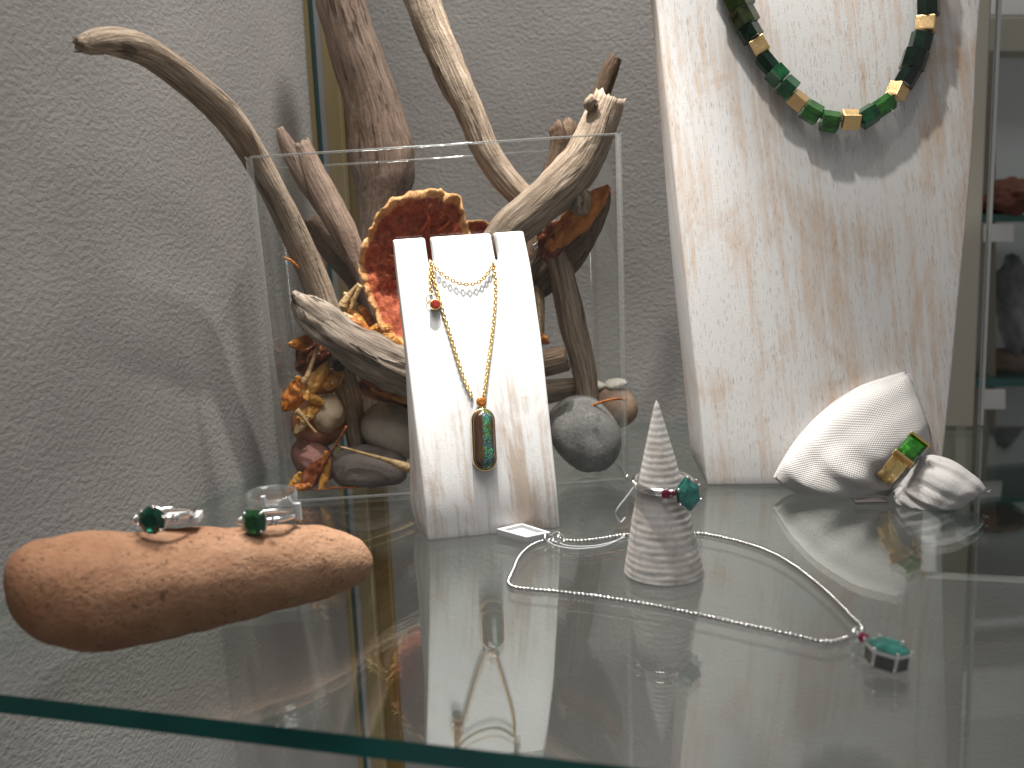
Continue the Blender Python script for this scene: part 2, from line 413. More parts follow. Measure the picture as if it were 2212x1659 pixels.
# ------------------------------------------------------------------ the cabinet around the shelf
L0, L1 = G(0, 1300), G(590, 1010)
B0, B1 = G(1370, 913), G(2212, 925)
F0, F1 = G(0, 1500), G(1340, 1655)
def line_x(a, b, c, d):
    a, b, c, d = [Vector((v.x, v.y)) for v in (a, b, c, d)]
    r, s_ = b - a, d - c; t = (c - a).cross(s_) / r.cross(s_); q = a + r * t; return Vector((q.x, q.y, 0))
CORNER = line_x(L0, L1, B0, B1)
FL = line_x(L0, L1, F0, F1)
eb = (B1 - B0); eb.z = 0; eb.normalize()                     # along the back, to the right
el = (L1 - L0); el.z = 0; el.normalize()                     # along the left side, to the back
nb = Vector((-eb.y, eb.x, 0))                                # out of the back wall
nl = Vector((-el.y, el.x, 0))                                # out of the left wall
RB = B0 + eb * 0.34; RF = FL + (F1 - F0).normalized() * 0.62
ZT, ZB = 0.75, -0.75

def wall(name, a, b, n_out, z0, z1, thick, mat):
    c = (a + b) / 2 + n_out * thick / 2; c.z = (z0 + z1) / 2
    h = (b - a) / 2
    me = box_mesh(name, (0, 0, 0), h, n_out * thick / 2, Vector((0, 0, (z1 - z0) / 2)))
    o = link(name, me, mat, smooth=False); o.location = c; o['kind'] = 'structure'; return o
GAPW = 0.004
QP = G(742, 935)                                             # where the corner post stands
cl = CORNER + nl * GAPW
wall('wall_left', cl - el * 0.80, cl, nl, ZB, ZT, 0.012, PLASTER)
bk0 = CORNER + eb * 0.001 + nb * GAPW
POST_R = B0 + eb * 0.181
wall('wall_back', bk0, POST_R + nb * GAPW, nb, ZB, ZT, 0.012, PLASTER)
wall('wall_back_lower', POST_R + nb * (GAPW + 0.001), POST_R + eb * 0.6 + nb * (GAPW + 0.001), nb, ZB, -0.10, 0.012, PLASTER)

# glass shelf: sheet plus its green ground edges
TH = 0.006
me = bpy.data.meshes.new('glass_shelf')
loop = [FL, RF, RB, CORNER + eb * 0.075, QP - el * 0.016]
NL = len(loop)
vs = [Vector((p.x, p.y, 0)) for p in loop] + [Vector((p.x, p.y, -TH)) for p in loop]
me = mesh('glass_shelf', vs[:NL] + [v + Vector((0, 0, TH - 0.0021)) for v in vs[NL:]], [tuple(range(NL)), tuple(reversed(range(NL, 2 * NL)))])
shelf = link('glass_shelf', me, GLASS, smooth=False)
tag(shelf, 'clear glass shelf carrying the whole display', 'glass shelf', kind='structure')
for nm, a, b in (('front_edge', 0, 1), ('side_edge', 1, 2), ('back_edge', 2, 3), ('back_edge', 3, 4), ('side_edge', 4, 0)):
    me = mesh(nm, [vs[a], vs[b], vs[b + NL], vs[a + NL]], [(0, 3, 2, 1)])
    e = link(nm, me, EDGE if nm == 'front_edge' else SIDE_EDGE, shelf, smooth=False)

# corner post: gold anodised rails either side of a pane edge and a pale strip
GOLD_RAIL = m_plain('gold_anodised_rail', (0.34, 0.27, 0.14), 0.38, 0.35)
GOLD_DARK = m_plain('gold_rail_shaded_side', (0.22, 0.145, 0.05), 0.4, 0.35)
TEAL = m_plain('pane_edge', (0.03, 0.10, 0.105), 0.15)
PALE = m_plain('pale_aluminium', (0.42, 0.42, 0.43), 0.35, 0.3)
post = empty('corner_post', CORNER + Vector((0, 0, ZB)), 'gold corner post with pale strip where the two grey walls meet', 'post')
def rail(name, p, dirv, wid, dep, nrm, mat):
    c = p + dirv * wid / 2 - nrm * dep / 2
    me = box_mesh(name, (c.x, c.y, 0), dirv * wid / 2, nrm * dep / 2, Vector((0, 0, ZT)))
    return bevel(link(name, me, mat, post, smooth=False), 0.0006, 2)
q = QP + Vector((0, 0, 0))
rail('gold_rail', q - eb * 0.0140, eb, 0.0135, 0.006, nb, GOLD_RAIL)
rail('pane_edge', q, eb, 0.0034, 0.006, nb, TEAL)
rail('pale_strip', q + eb * 0.0036, eb, 0.0046, 0.008, nb, PALE)
rail('gold_rail', q + eb * 0.0084, eb, 0.0100, 0.010, nb, GOLD_RAIL)
rail('gold_rail', q + eb * 0.0186, eb, 0.0110, 0.005, nb, GOLD_DARK)

# right end: beige post and, farther off, the next cabinet
BEIGE = m_plain('beige_paint', (0.38, 0.36, 0.30), 0.5)
BEIGE_D = m_plain('beige_metal', (0.20, 0.185, 0.14), 0.45, 0.2)
def pxbox(name, x0, y0, x1, y1, Y, dep, mat, parent=None, bev=0.001):
    """upright box whose front face spans the given outline at depth Y"""
    a, b = P(x0, y0, Y), P(x1, y1, Y); a2, b2 = P(x1, y0, Y), P(x0, y1, Y)
    vs = [a, a2, b, b2] + [p + Vector((0, dep, 0)) for p in (a, a2, b, b2)]
    me = mesh(name, vs, [(0, 1, 2, 3), (4, 7, 6, 5), (0, 4, 5, 1), (1, 5, 6, 2), (2, 6, 7, 3), (3, 7, 4, 0)]); fix_normals(me)
    o = link(name, me, mat, parent, smooth=False)
    if bev: bevel(o, bev, 2)
    return o
rp = empty('end_post', POST_R + Vector((0, 0, 0.0006)), 'beige upright post at the right end of the back wall', 'post')
me = box_mesh('post_body', POST_R + eb * 0.0135 + nb * 0.006 + Vector((0, 0, ZT / 2 + 0.0006)), eb * 0.0125, nb * 0.008, Vector((0, 0, ZT / 2))); bevel(link('post_body', me, BEIGE, rp, smooth=False), 0.001)
me = box_mesh('glass_rail', POST_R + eb * 0.0310 + nb * 0.004 + Vector((0, 0, ZT / 2 + 0.0006)), eb * 0.0012, nb * 0.003, Vector((0, 0, ZT / 2))); bevel(link('glass_rail', me, m_plain('grey_rail', (0.55, 0.56, 0.55), 0.3, 0.3), rp, smooth=False), 0.001)

bg = empty('neighbour_cabinet', P(2200, 1240, 0.86), 'blurred pale cabinet with glass shelves beyond the beige post', 'cabinet')
PANEL = m_plain('pale_panel', (0.55, 0.57, 0.57), 0.7)
PANEL2 = m_plain('warm_panel', (0.46, 0.43, 0.37), 0.7)
pxbox('back_panel', 2090, 90, 2500, 920, 0.90, 0.02, PANEL, bg)
pxbox('top_rail', 2060, 36, 2500, 112, 0.80, 0.03, BEIGE, bg)
pxbox('ceiling_panel', 2060, -150, 2500, 34, 0.86, 0.02, m_plain('ceiling_white', (0.62, 0.61, 0.6), 0.8), bg)
pxbox('frame_upright', 2132, 112, 2152, 1180, 0.80, 0.02, BEIGE_D, bg)
pxbox('frame_upright', 2086, 112, 2120, 1180, 0.83, 0.02, PANEL2, bg)
for y in (470, 826, 1150):
    e = pxbox('shelf', 2085, y - 7, 2500, y + 9, 0.79, 0.10, m_plain('shelf_glass_far', (0.03, 0.13, 0.115), 0.15), bg, 0)
pxbox('base_panel', 2040, 1165, 2600, 1720, 0.92, 0.02, m_plain('base_panel', (0.20, 0.185, 0.15), 0.8), bg)
pxbox('lower_panel', 2050, 925, 2600, 1165, 0.92, 0.02, m_plain('lower_panel', (0.14, 0.13, 0.115), 0.8), bg)
DARKF = m_stone('far_cloth', (0.10, 0.10, 0.11), (0.34, 0.34, 0.36), 14, 0.0)
pebble('draped_cloth', 2195, 660, 42, 110, 6, 0.84, 0.02, DARKF, 'blurred grey draped cloth between the shelves of the neighbour cabinet', 'cloth', 3.1, 0.25)
pebble('brown_stone', 2190, 785, 70, 34, -4, 0.84, 0.02, m_stone('far_brown', (0.14, 0.11, 0.085), (0.24, 0.2, 0.16), 30), 'blurred brown mound on the lower far glass shelf', 'stone', 5.2, 0.15)
pebble('red_fungus', 2180, 425, 58, 36, 8, 0.80, 0.02, m_stone('far_red', (0.07, 0.025, 0.018), (0.19, 0.07, 0.045), 40), 'blurred red dried fungus on the upper far glass shelf', 'fungus', 7.9, 0.35)
WHITE = m_plain('white_card', (0.80, 0.80, 0.78), 0.6)
tag(pxbox('price_card', 2126, 484, 2190, 522, 0.785, 0.002, WHITE, None, 0.0003), 'small white card hanging under the upper far shelf edge', 'price card')
tag(pxbox('price_card', 2118, 842, 2172, 884, 0.785, 0.002, WHITE, None, 0.0003), 'small white card hanging under the lower far shelf edge', 'price card')

# ------------------------------------------------------------------ slab stands (limed wood)
def slab(name, rows, YL, YR, n_back, thick_f, cols, slots, mat, splay=lambda t: 0.0):
    """rows: [(xl,yl,xr,yr,lean)] top to bottom in measuring px; slots: [(col index, last row)]"""
    nr = len(rows); us = cols; nu = len(us); vs = []; gr = []; H = []
    fr = []
    for r, (xl, yl, xr, yr, d) in enumerate(rows):
        a = P(xl, yl, YL + d * n_back.y); b = P(xr, yr, YR + d * n_back.y); fr.append((a, b))
    zt = fr[0][0].z
    for k in (0, 1):
        for r in range(nr):
            a, b = fr[r]
            for u in us:
                p = a.lerp(b, u)
                if k: p = p + n_back * thick_f(r / (nr - 1)) - (b - a).normalized() * splay(r / (nr - 1)) * (1 - u)
                vs.append(p); gr.append(((b - a).length * u, a.lerp(b, u).z, 0.03 * k))
    idx = lambda k, r, c: k * nr * nu + r * nu + c
    present = lambda r, c: 0 <= r < nr - 1 and 0 <= c < nu - 1 and not any(c == sc and r < sr for sc, sr in slots)
    fs = []
    for r in range(nr - 1):
        for c in range(nu - 1):
            if not present(r, c): continue
            fs.append((idx(0, r, c), idx(0, r + 1, c), idx(0, r + 1, c + 1), idx(0, r, c + 1)))
            fs.append((idx(1, r, c), idx(1, r, c + 1), idx(1, r + 1, c + 1), idx(1, r + 1, c)))
            for (dr, dc, A, B) in ((-1, 0, (r, c), (r, c + 1)), (1, 0, (r + 1, c), (r + 1, c + 1)), (0, -1, (r, c), (r + 1, c)), (0, 1, (r, c + 1), (r + 1, c + 1))):
                if not present(r + dr, c + dc):
                    fs.append((idx(0, *A), idx(0, *B), idx(1, *B), idx(1, *A)))
    me = mesh(name, vs, fs, gr)
    bm = bmesh.new(); bm.from_mesh(me)
    bmesh.ops.delete(bm, geom=[v for v in bm.verts if not v.link_faces], context='VERTS')
    bmesh.ops.recalc_face_normals(bm, faces=bm.faces); bm.to_mesh(me); bm.free()
    return me, fr

def rows_from(ctrl, n):
    return [tuple(q) for q in catmull(ctrl, n)]
# small stand
SA, SB = G(925, 1170), G(1210, 1142)
su = (SB - SA).normalized(); sn = Vector((-su.y, su.x, 0))
small_ctrl = [(850, 518, 1131, 499, 0.041), (858, 590, 1147, 577, 0.0345), (869, 680, 1160, 665, 0.0265), (880, 770, 1172, 752, 0.0190), (893, 880, 1184, 862, 0.0110), (906, 990, 1195, 970, 0.0045), (917, 1085, 1204, 1062, 0.0008), (925, 1170, 1210, 1142, 0.0006)]
small_rows = rows_from(small_ctrl, 5)
small_rows = small_rows[:1] + small_rows[1:]
scols = [0, 0.08, 0.16, 0.238, 0.285, 0.36, 0.46, 0.56, 0.66, 0.742, 0.782, 0.86, 0.93, 1.0]
slot_row = 4
sthick = lambda t: tri([(0, 0.009), (0.35, 0.0125), (0.7, 0.021), (0.9, 0.026), (0.97, 0.020), (1.0, 0.012)], t)
me, sfr = slab('pendant_stand', small_rows, SA.y, SB.y, sn, sthick, scols, [(3, slot_row), (9, slot_row)], WASH_SMALL, lambda t: tri([(0, 0.0), (0.45, 0.0004), (0.7, 0.0028), (0.9, 0.0050), (0.97, 0.0042), (1.0, 0.0015)], t))
st_small = link('pendant_stand', me, WASH_SMALL, smooth=True); bevel(st_small, 0.0011, 3, 40)
tag(st_small, 'small curved white limed wood stand with two slots, leaning before the clear vase', 'jewellery stand')
def face_pt(fr, rows, x, y, off):
    """point of a stand's front face seen at (x,y), lifted off it"""
    best = None
    for r in range(len(rows) - 1):
        for i in range(2): pass
    # ray / face by marching rows: find t by depth fit
    ys = [(q[1] + q[3]) / 2 for q in rows]
    Yv = P(x, y, 0.4)
    # iterate: choose depth so that the point lies on the ruled face
    Y = (fr[0][0].y + fr[-1][0].y) / 2
    for _ in range(12):
        p = P(x, y, Y)
        # row by height
        for r in range(len(fr) - 1):
            z1 = fr[r + 1][0].z
            if p.z >= z1 or r == len(fr) - 2: break
        t = (fr[r][0].z - p.z) / max(1e-9, fr[r][0].z - fr[r + 1][0].z)
        a = fr[r][0].lerp(fr[r + 1][0], t); b = fr[r][1].lerp(fr[r + 1][1], t)
        u = (p.x - a.x) / (b.x - a.x); Y = a.y + (b.y - a.y) * u
    T = (fr[r][0] - fr[r + 1][0]).normalized(); U = (b - a).normalized(); nrm = U.cross(T).normalized()
    if nrm.y > 0: nrm = -nrm
    return P(x, y, Y) + nrm * off, nrm, T, U
SF = lambda x, y, off=0.0008: face_pt(sfr, small_rows, x, y, off)

# large stand
BA, BM = G(1528, 1050), G(1685, 1050)
bu = (BM - BA).normalized(); bn = Vector((-bu.y, bu.x, 0))
BR_Y = (BA + bu * 0.115).y
big_ctrl = [(1396, -170, 2140, -175, 0.034), (1408, -60, 2128, -65, 0.030), (1420, 30, 2117, 25, 0.027), (1432, 150, 2110, 145, 0.0235), (1449, 300, 2103, 295, 0.019), (1465, 450, 2092, 440, 0.0145), (1481, 600, 2077, 590, 0.0105), (1496, 740, 2064, 730, 0.007), (1511, 880, 2050, 872, 0.0035), (1521, 980, 2039, 975, 0.001), (1528, 1050, 2030, 1046, 0.0)]
big_rows = rows_from(big_ctrl, 3)
bcols = [i / 12 for i in range(13)]
bthick = lambda t: tri([(0, 0.016), (0.5, 0.018), (0.75, 0.021), (0.92, 0.020), (1.0, 0.010)], t)
me, bfr = slab('necklace_stand', big_rows, BA.y, BR_Y, bn, bthick, bcols, [], WASH_BIG, lambda t: tri([(0, 0.001), (0.3, 0.003), (0.55, 0.0055), (0.92, 0.0065), (1.0, 0.001)], t))
st_big = link('necklace_stand', me, WASH_BIG, smooth=True); bevel(st_big, 0.0012, 3, 40)
tag(st_big, 'tall wide white limed wood bust stand with worn tan patches, at the right', 'jewellery stand')
BF = lambda x, y, off=0.0008: face_pt(bfr, big_rows, x, y, off)

# ------------------------------------------------------------------ gems and links
def gem_mesh(name, outline, table=0.62, crown=0.35, pav=0.5, girdle=0.06):
    """outline: list of (x,y) in metres; faces +Z"""
    n = len(outline); r = max(math.hypot(*p) for p in outline); vs = []; fs = []
    steps = ((table, crown * r), (lerp(table, 1, .55), crown * r * .62), (1.0, girdle * r), (1.0, -girdle * r), (0.75, -pav * r * .55), (0.35, -pav * r))
    for q, (sc, z) in enumerate(steps):
        for x, y in outline: vs.append((x * sc, y * sc, z))
    for k in range(len(steps) - 1):
        for i in range(n):
            j = (i + 1) % n; fs.append((k * n + i, (k + 1) * n + i, (k + 1) * n + j, k * n + j))
    fs.append(tuple(range(n))); fs.append(tuple((len(steps) - 1) * n + i for i in reversed(range(n))))
    me = mesh(name, vs, fs); fix_normals(me); return me
def ngon(n, r, ph=0.0, sx=1.0, sy=1.0):
    return [(math.cos(2 * math.pi * i / n + ph) * r * sx, math.sin(2 * math.pi * i / n + ph) * r * sy) for i in range(n)]
def ring_mesh(name, R, r, seg=40, sides=8, wide=1.0, hammered=0.0, seed=0.0):
    vs = []; fs = []
    for i in range(seg):
        a = 2 * math.pi * i / seg
        for k in range(sides):
            b = 2 * math.pi * k / sides
            f = 1 + hammered * nz(math.cos(a) * 5 + seed, math.sin(a) * 5, b)
            rr = R + r * math.cos(b) * f
            vs.append((rr * math.cos(a), rr * math.sin(a), r * wide * math.sin(b) * f))
    for i in range(seg):
        for k in range(sides):
            i2, k2 = (i + 1) % seg, (k + 1) % sides
            fs.append((i * sides + k, i2 * sides + k, i2 * sides + k2, i * sides + k2))
    me = mesh(name, vs, fs); fix_normals(me); return me
def place(o, loc, x=None, z=None, y=None):
    """orient an object: local Z to z, local X as near as possible to x"""
    z = Vector(z).normalized(); x = Vector(x); x = (x - z * x.dot(z)).normalized(); yv = z.cross(x)
    m = Matrix((x, yv, z)).transposed().to_4x4(); m.translation = Vector(loc); o.matrix_world = m
    return o
def child(name, me, mat, parent, loc, x, z, smooth=False):
    o = link(name, me, mat, None, smooth); place(o, loc, x, z)
    o.parent = parent; o.matrix_parent_inverse = parent.matrix_basis.inverted()
    return o
def ball_mesh(name, r, seg=10):
    bm = bmesh.new(); bmesh.ops.create_uvsphere(bm, u_segments=seg, v_segments=max(5, seg * 2 // 3), radius=r); me = bpy.data.meshes.new(name); bm.to_mesh(me); bm.free(); return me
def link_mesh(name, length, width, wire):
    vs = []; fs = []; seg, sd = 10, 4
    for i in range(seg):
        a = 2 * math.pi * i / seg; c, s = math.cos(a), math.sin(a)
        px, py = c * (length / 2 - wire), s * (width / 2 - wire)
        for k in range(sd):
            b = 2 * math.pi * (k + .5) / sd
            vs.append((px + c * wire * math.cos(b) * 1.1, py + s * wire * math.cos(b) * 1.1, wire * math.sin(b) * 1.1))
    for i in range(seg):
        for k in range(sd):
            i2, k2 = (i + 1) % seg, (k + 1) % sd; fs.append((i * sd + k, i2 * sd + k, i2 * sd + k2, i * sd + k2))
    me = mesh(name, vs, fs); fix_normals(me); return me
def resample(pts, step):
    out = [pts[0].copy()]; acc = 0.0
    for a, b in zip(pts, pts[1:]):
        d = (b - a).length
        while acc + d >= step and d > 1e-9:
            t = (step - acc) / d; a = a.lerp(b, t); out.append(a.copy()); d = (b - a).length; acc = 0.0
        acc += d
    return out
def chain(parent, pts, normals, step, me, mat, tilt=(35, -55), name='link'):
    ps = resample(pts, step); n = len(ps); k = 0
    for i in range(n - 1):
        c = (ps[i] + ps[i + 1]) / 2; x = (ps[i + 1] - ps[i]).normalized()
        nr = normals[min(len(normals) - 1, int(i / n * len(normals)))]
        z = Matrix.Rotation(math.radians(tilt[i % 2]), 3, x) @ Vector(nr)
        child(name, me, mat, parent, c, x, z, True); k += 1
    return k

EMERALD = m_gem('emerald_dark', (0.003, 0.085, 0.05), 0.6)
TOURMALINE = m_gem('green_tourmaline', (0.02, 0.14, 0.045), 0.65)
TEALGEM = m_gem('teal_emerald', (0.08, 0.43, 0.36), 0.5, 0.04)
BRIGHTGREEN = m_gem('bright_green_tourmaline', (0.045, 0.36, 0.03), 0.7)
RUBY = m_gem('ruby', (0.42, 0.006, 0.085), 0.45)
GARNET = m_gem('garnet', (0.42, 0.05, 0.03), 0.4)
CITRINE = m_gem('orange_sapphire', (0.72, 0.24, 0.03), 0.4)

# ------------------------------------------------------------------ gold pendant necklace on the small stand
p0, nrm0, T0, U0 = SF(1040, 950)
neck = empty('pendant_necklace', p0, 'gold chain necklace with long dark opal pendant on the small white stand', 'necklace')
glink = link_mesh('link', 0.00235, 0.00200, 0.00034)
def onface(FN, pl, off, n=8):
    c = catmull(pl, n); r = [FN(q[0], q[1], off) for q in c]
    return [q[0] for q in r], [q[1] for q in r]
for pl, off in (([(932, 572), (938, 610), (955, 670), (975, 735), (1000, 815), (1023, 866)], 0.0010),
                ([(1066, 574), (1070, 620), (1067, 680), (1060, 740), (1052, 800), (1044, 864)], 0.0010),
                ([(931, 571), (955, 596), (985, 613), (1015, 618), (1042, 606), (1066, 574)], 0.0019),
                ([(930, 573), (929, 600), (932, 640)], 0.0013)):
    pts, nn = onface(SF, pl, off); chain(neck, pts, nn, 0.00152, glink, GOLD)
# slack wraps of chain going into the slots
for x, y in ((930, 571), (1065, 572)):
    p, nn, T, U = SF(x, y, -0.001); child('slot_wrap', ring_mesh('slot_wrap', 0.0022, 0.0006, 16, 6), GOLD, neck, p, T, U, True)
p, nn, T, U = SF(932, 649, 0.0015); child('jump_ring', ring_mesh('jump_ring', 0.0024, 0.00022, 28, 6), GOLD, neck, p, U, nn, True)
def bezel_gem(parent, p, nn, U, r, mat_gem, metal, lift=0.0016):
    me = bpy.data.meshes.new('bezel'); bm = bmesh.new()
    bmesh.ops.create_cone(bm, cap_ends=True, segments=28, radius1=r * 1.05, radius2=r * 1.16, depth=lift * 1.4); bm.to_mesh(me); bm.free()
    b = child('bezel', me, metal, parent, p + nn * lift * 0.5, U, nn, True); bevel(b, 0.0002, 2)
    child('gem', gem_mesh('gem', ngon(16, r), 0.6, 0.30, 0.3), mat_gem, b, p + nn * (lift * 1.2), U, nn)
p, nn, T, U = SF(939, 664, 0.0012); bezel_gem(neck, p, nn, U, 0.0021, GARNET, GOLD, 0.0026)
p, nn, T, U = SF(1038, 871, 0.0012); bezel_gem(neck, p, nn, U, 0.0020, CITRINE, GOLD, 0.0020)
# the opal
def stadium(w_, h_, n=14):
    r = w_ / 2; o = []
    for i in range(n + 1): a = math.pi * i / n; o.append((r * math.cos(a), h_ / 2 - r + r * math.sin(a)))
    for i in range(n + 1): a = math.pi + math.pi * i / n; o.append((r * math.cos(a), -h_ / 2 + r + r * math.sin(a)))
    return o
def cabochon(name, out, rings):
    n = len(out); vs = []; fs = []
    for sc, z in rings:
        for x, y in out: vs.append((x * sc, (y * (0.5 + sc * 0.5)) * (1 if sc > 0.3 else 1), z))
    for k in range(len(rings) - 1):
        for i in range(n):
            j = (i + 1) % n; fs.append((k * n + i, k * n + j, (k + 1) * n + j, (k + 1) * n + i))
    fs.append(tuple(reversed(range(n)))); fs.append(tuple((len(rings) - 1) * n + i for i in range(n)))
    me = mesh(name, vs, fs); fix_normals(me); return me
p, nn, T, U = SF(1043, 951, 0.0002)
pt, _, _, _ = SF(1040, 884, 0.0002); pb, _, _, _ = SF(1046, 1018, 0.0002)
ax = (pt - pb).normalized(); Hh = (pt - pb).length; Wd = 53 * mpp(p.y)
xv = ax.cross(nn).normalized()
me = cabochon('bezel', stadium(Wd, Hh), [(1.0, 0.0), (1.0, 0.0036), (0.985, 0.0040), (0.93, 0.0040), (0.90, 0.0034)])
b = child('bezel', me, GOLD, neck, p, xv, nn, True)
me = cabochon('opal', stadium(Wd * 0.92, Hh * 0.96), [(1.0, 0.0034), (0.97, 0.0044), (0.88, 0.0053), (0.66, 0.0061), (0.35, 0.0065), (0.1, 0.0066)])
# turn so that the long side is local Z for the material
rotm = Matrix.Rotation(math.radians(90), 4, 'X')
me.transform(rotm)
o = link('opal', me, m_opal(), None, True)
m = Matrix((xv, -nn, ax)).transposed().to_4x4(); m.translation = p; o.matrix_world = m
o.parent = b; o.matrix_parent_inverse = b.matrix_basis.inverted()

# ------------------------------------------------------------------ tourmaline bead necklace on the big stand
p0, _, _, _ = BF(1800, 280)
bead_n = empty('bead_necklace', p0, 'necklace of green faceted beads and gold cubes on the tall stand', 'necklace')
GREENS = [m_gem('bead_olive', (0.05, 0.08, 0.015), 0.6, 0.04, 1.62), m_gem('bead_bottle', (0.008, 0.05, 0.025), 0.6, 0.04, 1.62), m_gem('bead_grass', (0.03, 0.19, 0.022), 0.6, 0.04, 1.62), m_gem('bead_dark', (0.004, 0.02, 0.012), 0.5, 0.05, 1.62), m_gem('bead_emerald', (0.010, 0.15, 0.05), 0.6, 0.04, 1.62)]
random.seed(4)
BE = [(1573, -38, 60, 52, 66, 0), (1590, 12, 58, 52, 66, 0), (1602, 47, 56, 48, 68, 0), (1617, 76, 50, 40, 68, 1), (1637, 107, 42, 40, 62, 'g'), (1655, 144, 38, 52, 56, 1), (1674, 170, 52, 36, 52, 4), (1697, 196, 50, 36, 50, 4), (1719, 224, 40, 40, 40, 'g'), (1748, 250, 46, 44, 36, 2), (1787, 268, 50, 44, 14, 2), (1832, 265, 46, 44, -3, 'g'), (1868, 255, 48, 46, -24, 4), (1899, 236, 40, 60, -38, 2), (1931, 203, 40, 40, -55, 'g'), (1951, 172, 46, 50, -62, 3), (1969, 137, 50, 52, -66, 3), (1981, 99, 50, 48, -72, 1), (1992, 61, 46, 40, -76, 'g'), (1998, 25, 46, 44, -82, 3), (2002, -12, 46, 40, -84, 1), (2006, -50, 48, 46, -84, 3)]
pts_thread = []
for i, (x, y, wd, ln, ang, kind) in enumerate(BE):
    # height over the board: the strand swings free of the hollowed chest near its lowest point
    off = 0.0052
    p, nn, T, U = BF(x, y, off); s = mpp(p.y)
    sides = 4 if kind == 'g' else random.choice((5, 6, 7)); r = wd * s / 2; h = ln * s / 2 * random.uniform(0.80, 0.88); ang += random.uniform(-7, 7); r *= random.uniform(0.94, 1.08)
    d = (U * math.cos(math.radians(-ang)) + T * math.sin(math.radians(-ang))).normalized()
    tw = random.uniform(0, 1); vs = []; fs = []
    prof = [(-1, 0.86), (-0.88, 1.0), (0.88, 1.0), (1, 0.86)]
    rr = [random.uniform(0.88, 1.08) for _ in range(sides)]
    for zz, q in prof:
        for k in range(sides):
            a = 2 * math.pi * (k + tw) / sides
            f = q * rr[k] * (1.12 if kind == 'g' else 1.0)
            vs.append((math.cos(a) * r * f, math.sin(a) * r * f, zz * h * (1 + (0.06 * (random.random() - .5) if abs(zz) == 1 else 0))))
    for a_ in range(3):
        for k in range(sides):
            k2 = (k + 1) % sides; fs.append((a_ * sides + k, a_ * sides + k2, (a_ + 1) * sides + k2, (a_ + 1) * sides + k))
    fs += [tuple(reversed(range(sides))), tuple(3 * sides + k for k in range(sides))]
    me = mesh('gold_bead' if kind == 'g' else 'green_bead', vs, fs); fix_normals(me)
    b = child(me.name.split('.')[0], me, GOLD_MATTE if kind == 'g' else GREENS[kind], bead_n, p, nn, d)
    if kind == 'g': bevel(b, 0.0006, 2)
    pts_thread.append(p)
me = tube('thread', pts_thread, [0.0004] * len(pts_thread), 6); link('thread', me, m_plain('thread_dark', (0.05, 0.045, 0.04), 0.8), bead_n)

# ------------------------------------------------------------------ acrylic vase
VA, VB = G(613, 1090), G(1361, 1040)
vu = (VB - VA).normalized(); vn = Vector((-vu.y, vu.x, 0)); VW = (VB - VA).length; VD = 0.078
VT = (P(527, 340, VA.y).z + P(1345, 288, VB.y).z) / 2
vase = empty('acrylic_vase', VA + vu * VW / 2 + vn * VD / 2, 'large clear rectangular acrylic vase holding driftwood, pebbles and dried husks', 'vase')
# vertical edges lean a little outwards (moulded draft)
TL = P(527, 340, VA.y - 0.004); TR = P(1345, 288, VB.y - 0.002)
tk = 0.0032
def vpt(u, d, top):
    a = VA + vu * VW * u + vn * d
    if top:
        f = TL.lerp(TR, u) + vn * (d * 1.02); return f
    return a
def pane(name, u0, d0, u1, d1, inn):
    q = [vpt(u0, d0, 0), vpt(u1, d1, 0), vpt(u1, d1, 1), vpt(u0, d0, 1)]
    vs = q + [p + inn * tk for p in q]
    me = mesh(name, vs, [(0, 1, 2, 3), (4, 7, 6, 5)]); fix_normals(me)
    o = link(name, me, ACRYL, vase, smooth=False)
    return q, vs
cw = 0.020
panes = [pane('front_pane', 0.02, 0, 0.98, 0, vn), pane('back_pane', 0.02, VD, 0.98, VD, -vn), pane('side_pane', 0, 0.003, 0, VD - 0.003, vu), pane('side_pane', 1, 0.003, 1, VD - 0.003, -vu)]
# rounded corner columns
for u, d, sx, sy in ((0, 0, 1, 1), (1, 0, -1, 1), (0, VD, 1, -1), (1, VD, -1, -1)):
    vs = []; fs = []; n = 7
    for top in (0, 1):
        c = vpt(u, d, top)
        for R_ in (0.0037, 0.0006):
            for k in range(n):
                a = math.pi / 2 * k / (n - 1)
                o_ = vu * sx * (0.0037 - R_ * math.cos(a)) + vn * sy * (0.0037 - R_ * math.sin(a)); vs.append(c + o_)
    I = lambda t, r, k: t * 2 * n + r * n + k
    for r in (0, 1):
        for k in range(n - 1): fs.append((I(0, r, k), I(0, r, k + 1), I(1, r, k + 1), I(1, r, k)))
    for k in range(n - 1): fs.append((I(1, 0, k), I(1, 0, k + 1), I(1, 1, k + 1), I(1, 1, k)))
    me = mesh('corner', vs, fs); fix_normals(me); link('corner', me, ACRYL_EDGE, vase)
# polished rims: thin bars along the top and along the foot
RIM = m_clear('acrylic_rim', (0.80, 0.80, 0.79), 0.22, 0.8, 0.10)
for nm, z, r in (('top_rim', 1, 0.0006), ('foot_rim', 0, 0.0008)):
    for (u0, d0, u1, d1) in ((0.015, 0.001, 0.985, 0.001), (0.015, VD - 0.001, 0.985, VD - 0.001), (0, 0.003, 0, VD - 0.003), (1, 0.003, 1, VD - 0.003)):
        a, b = vpt(u0, d0, z), vpt(u1, d1, z)
        if z == 0: a = a + Vector((0, 0, r + 0.0003)); b = b + Vector((0, 0, r + 0.0003))
        me = tube(nm, [a, a.lerp(b, 0.5), b], [r] * 3, 8); link(nm, me, RIM, vase)
me = mesh('floor', [vpt(0.01, 0.002, 0) + Vector((0, 0, 0.0036)), vpt(0.99, 0.002, 0) + Vector((0, 0, 0.0036)), vpt(0.99, VD - 0.002, 0) + Vector((0, 0, 0.0036)), vpt(0.01, VD - 0.002, 0) + Vector((0, 0, 0.0036))], [(0, 1, 2, 3)])
link('floor', me, ACRYL, vase, smooth=False)
VF = 0.004

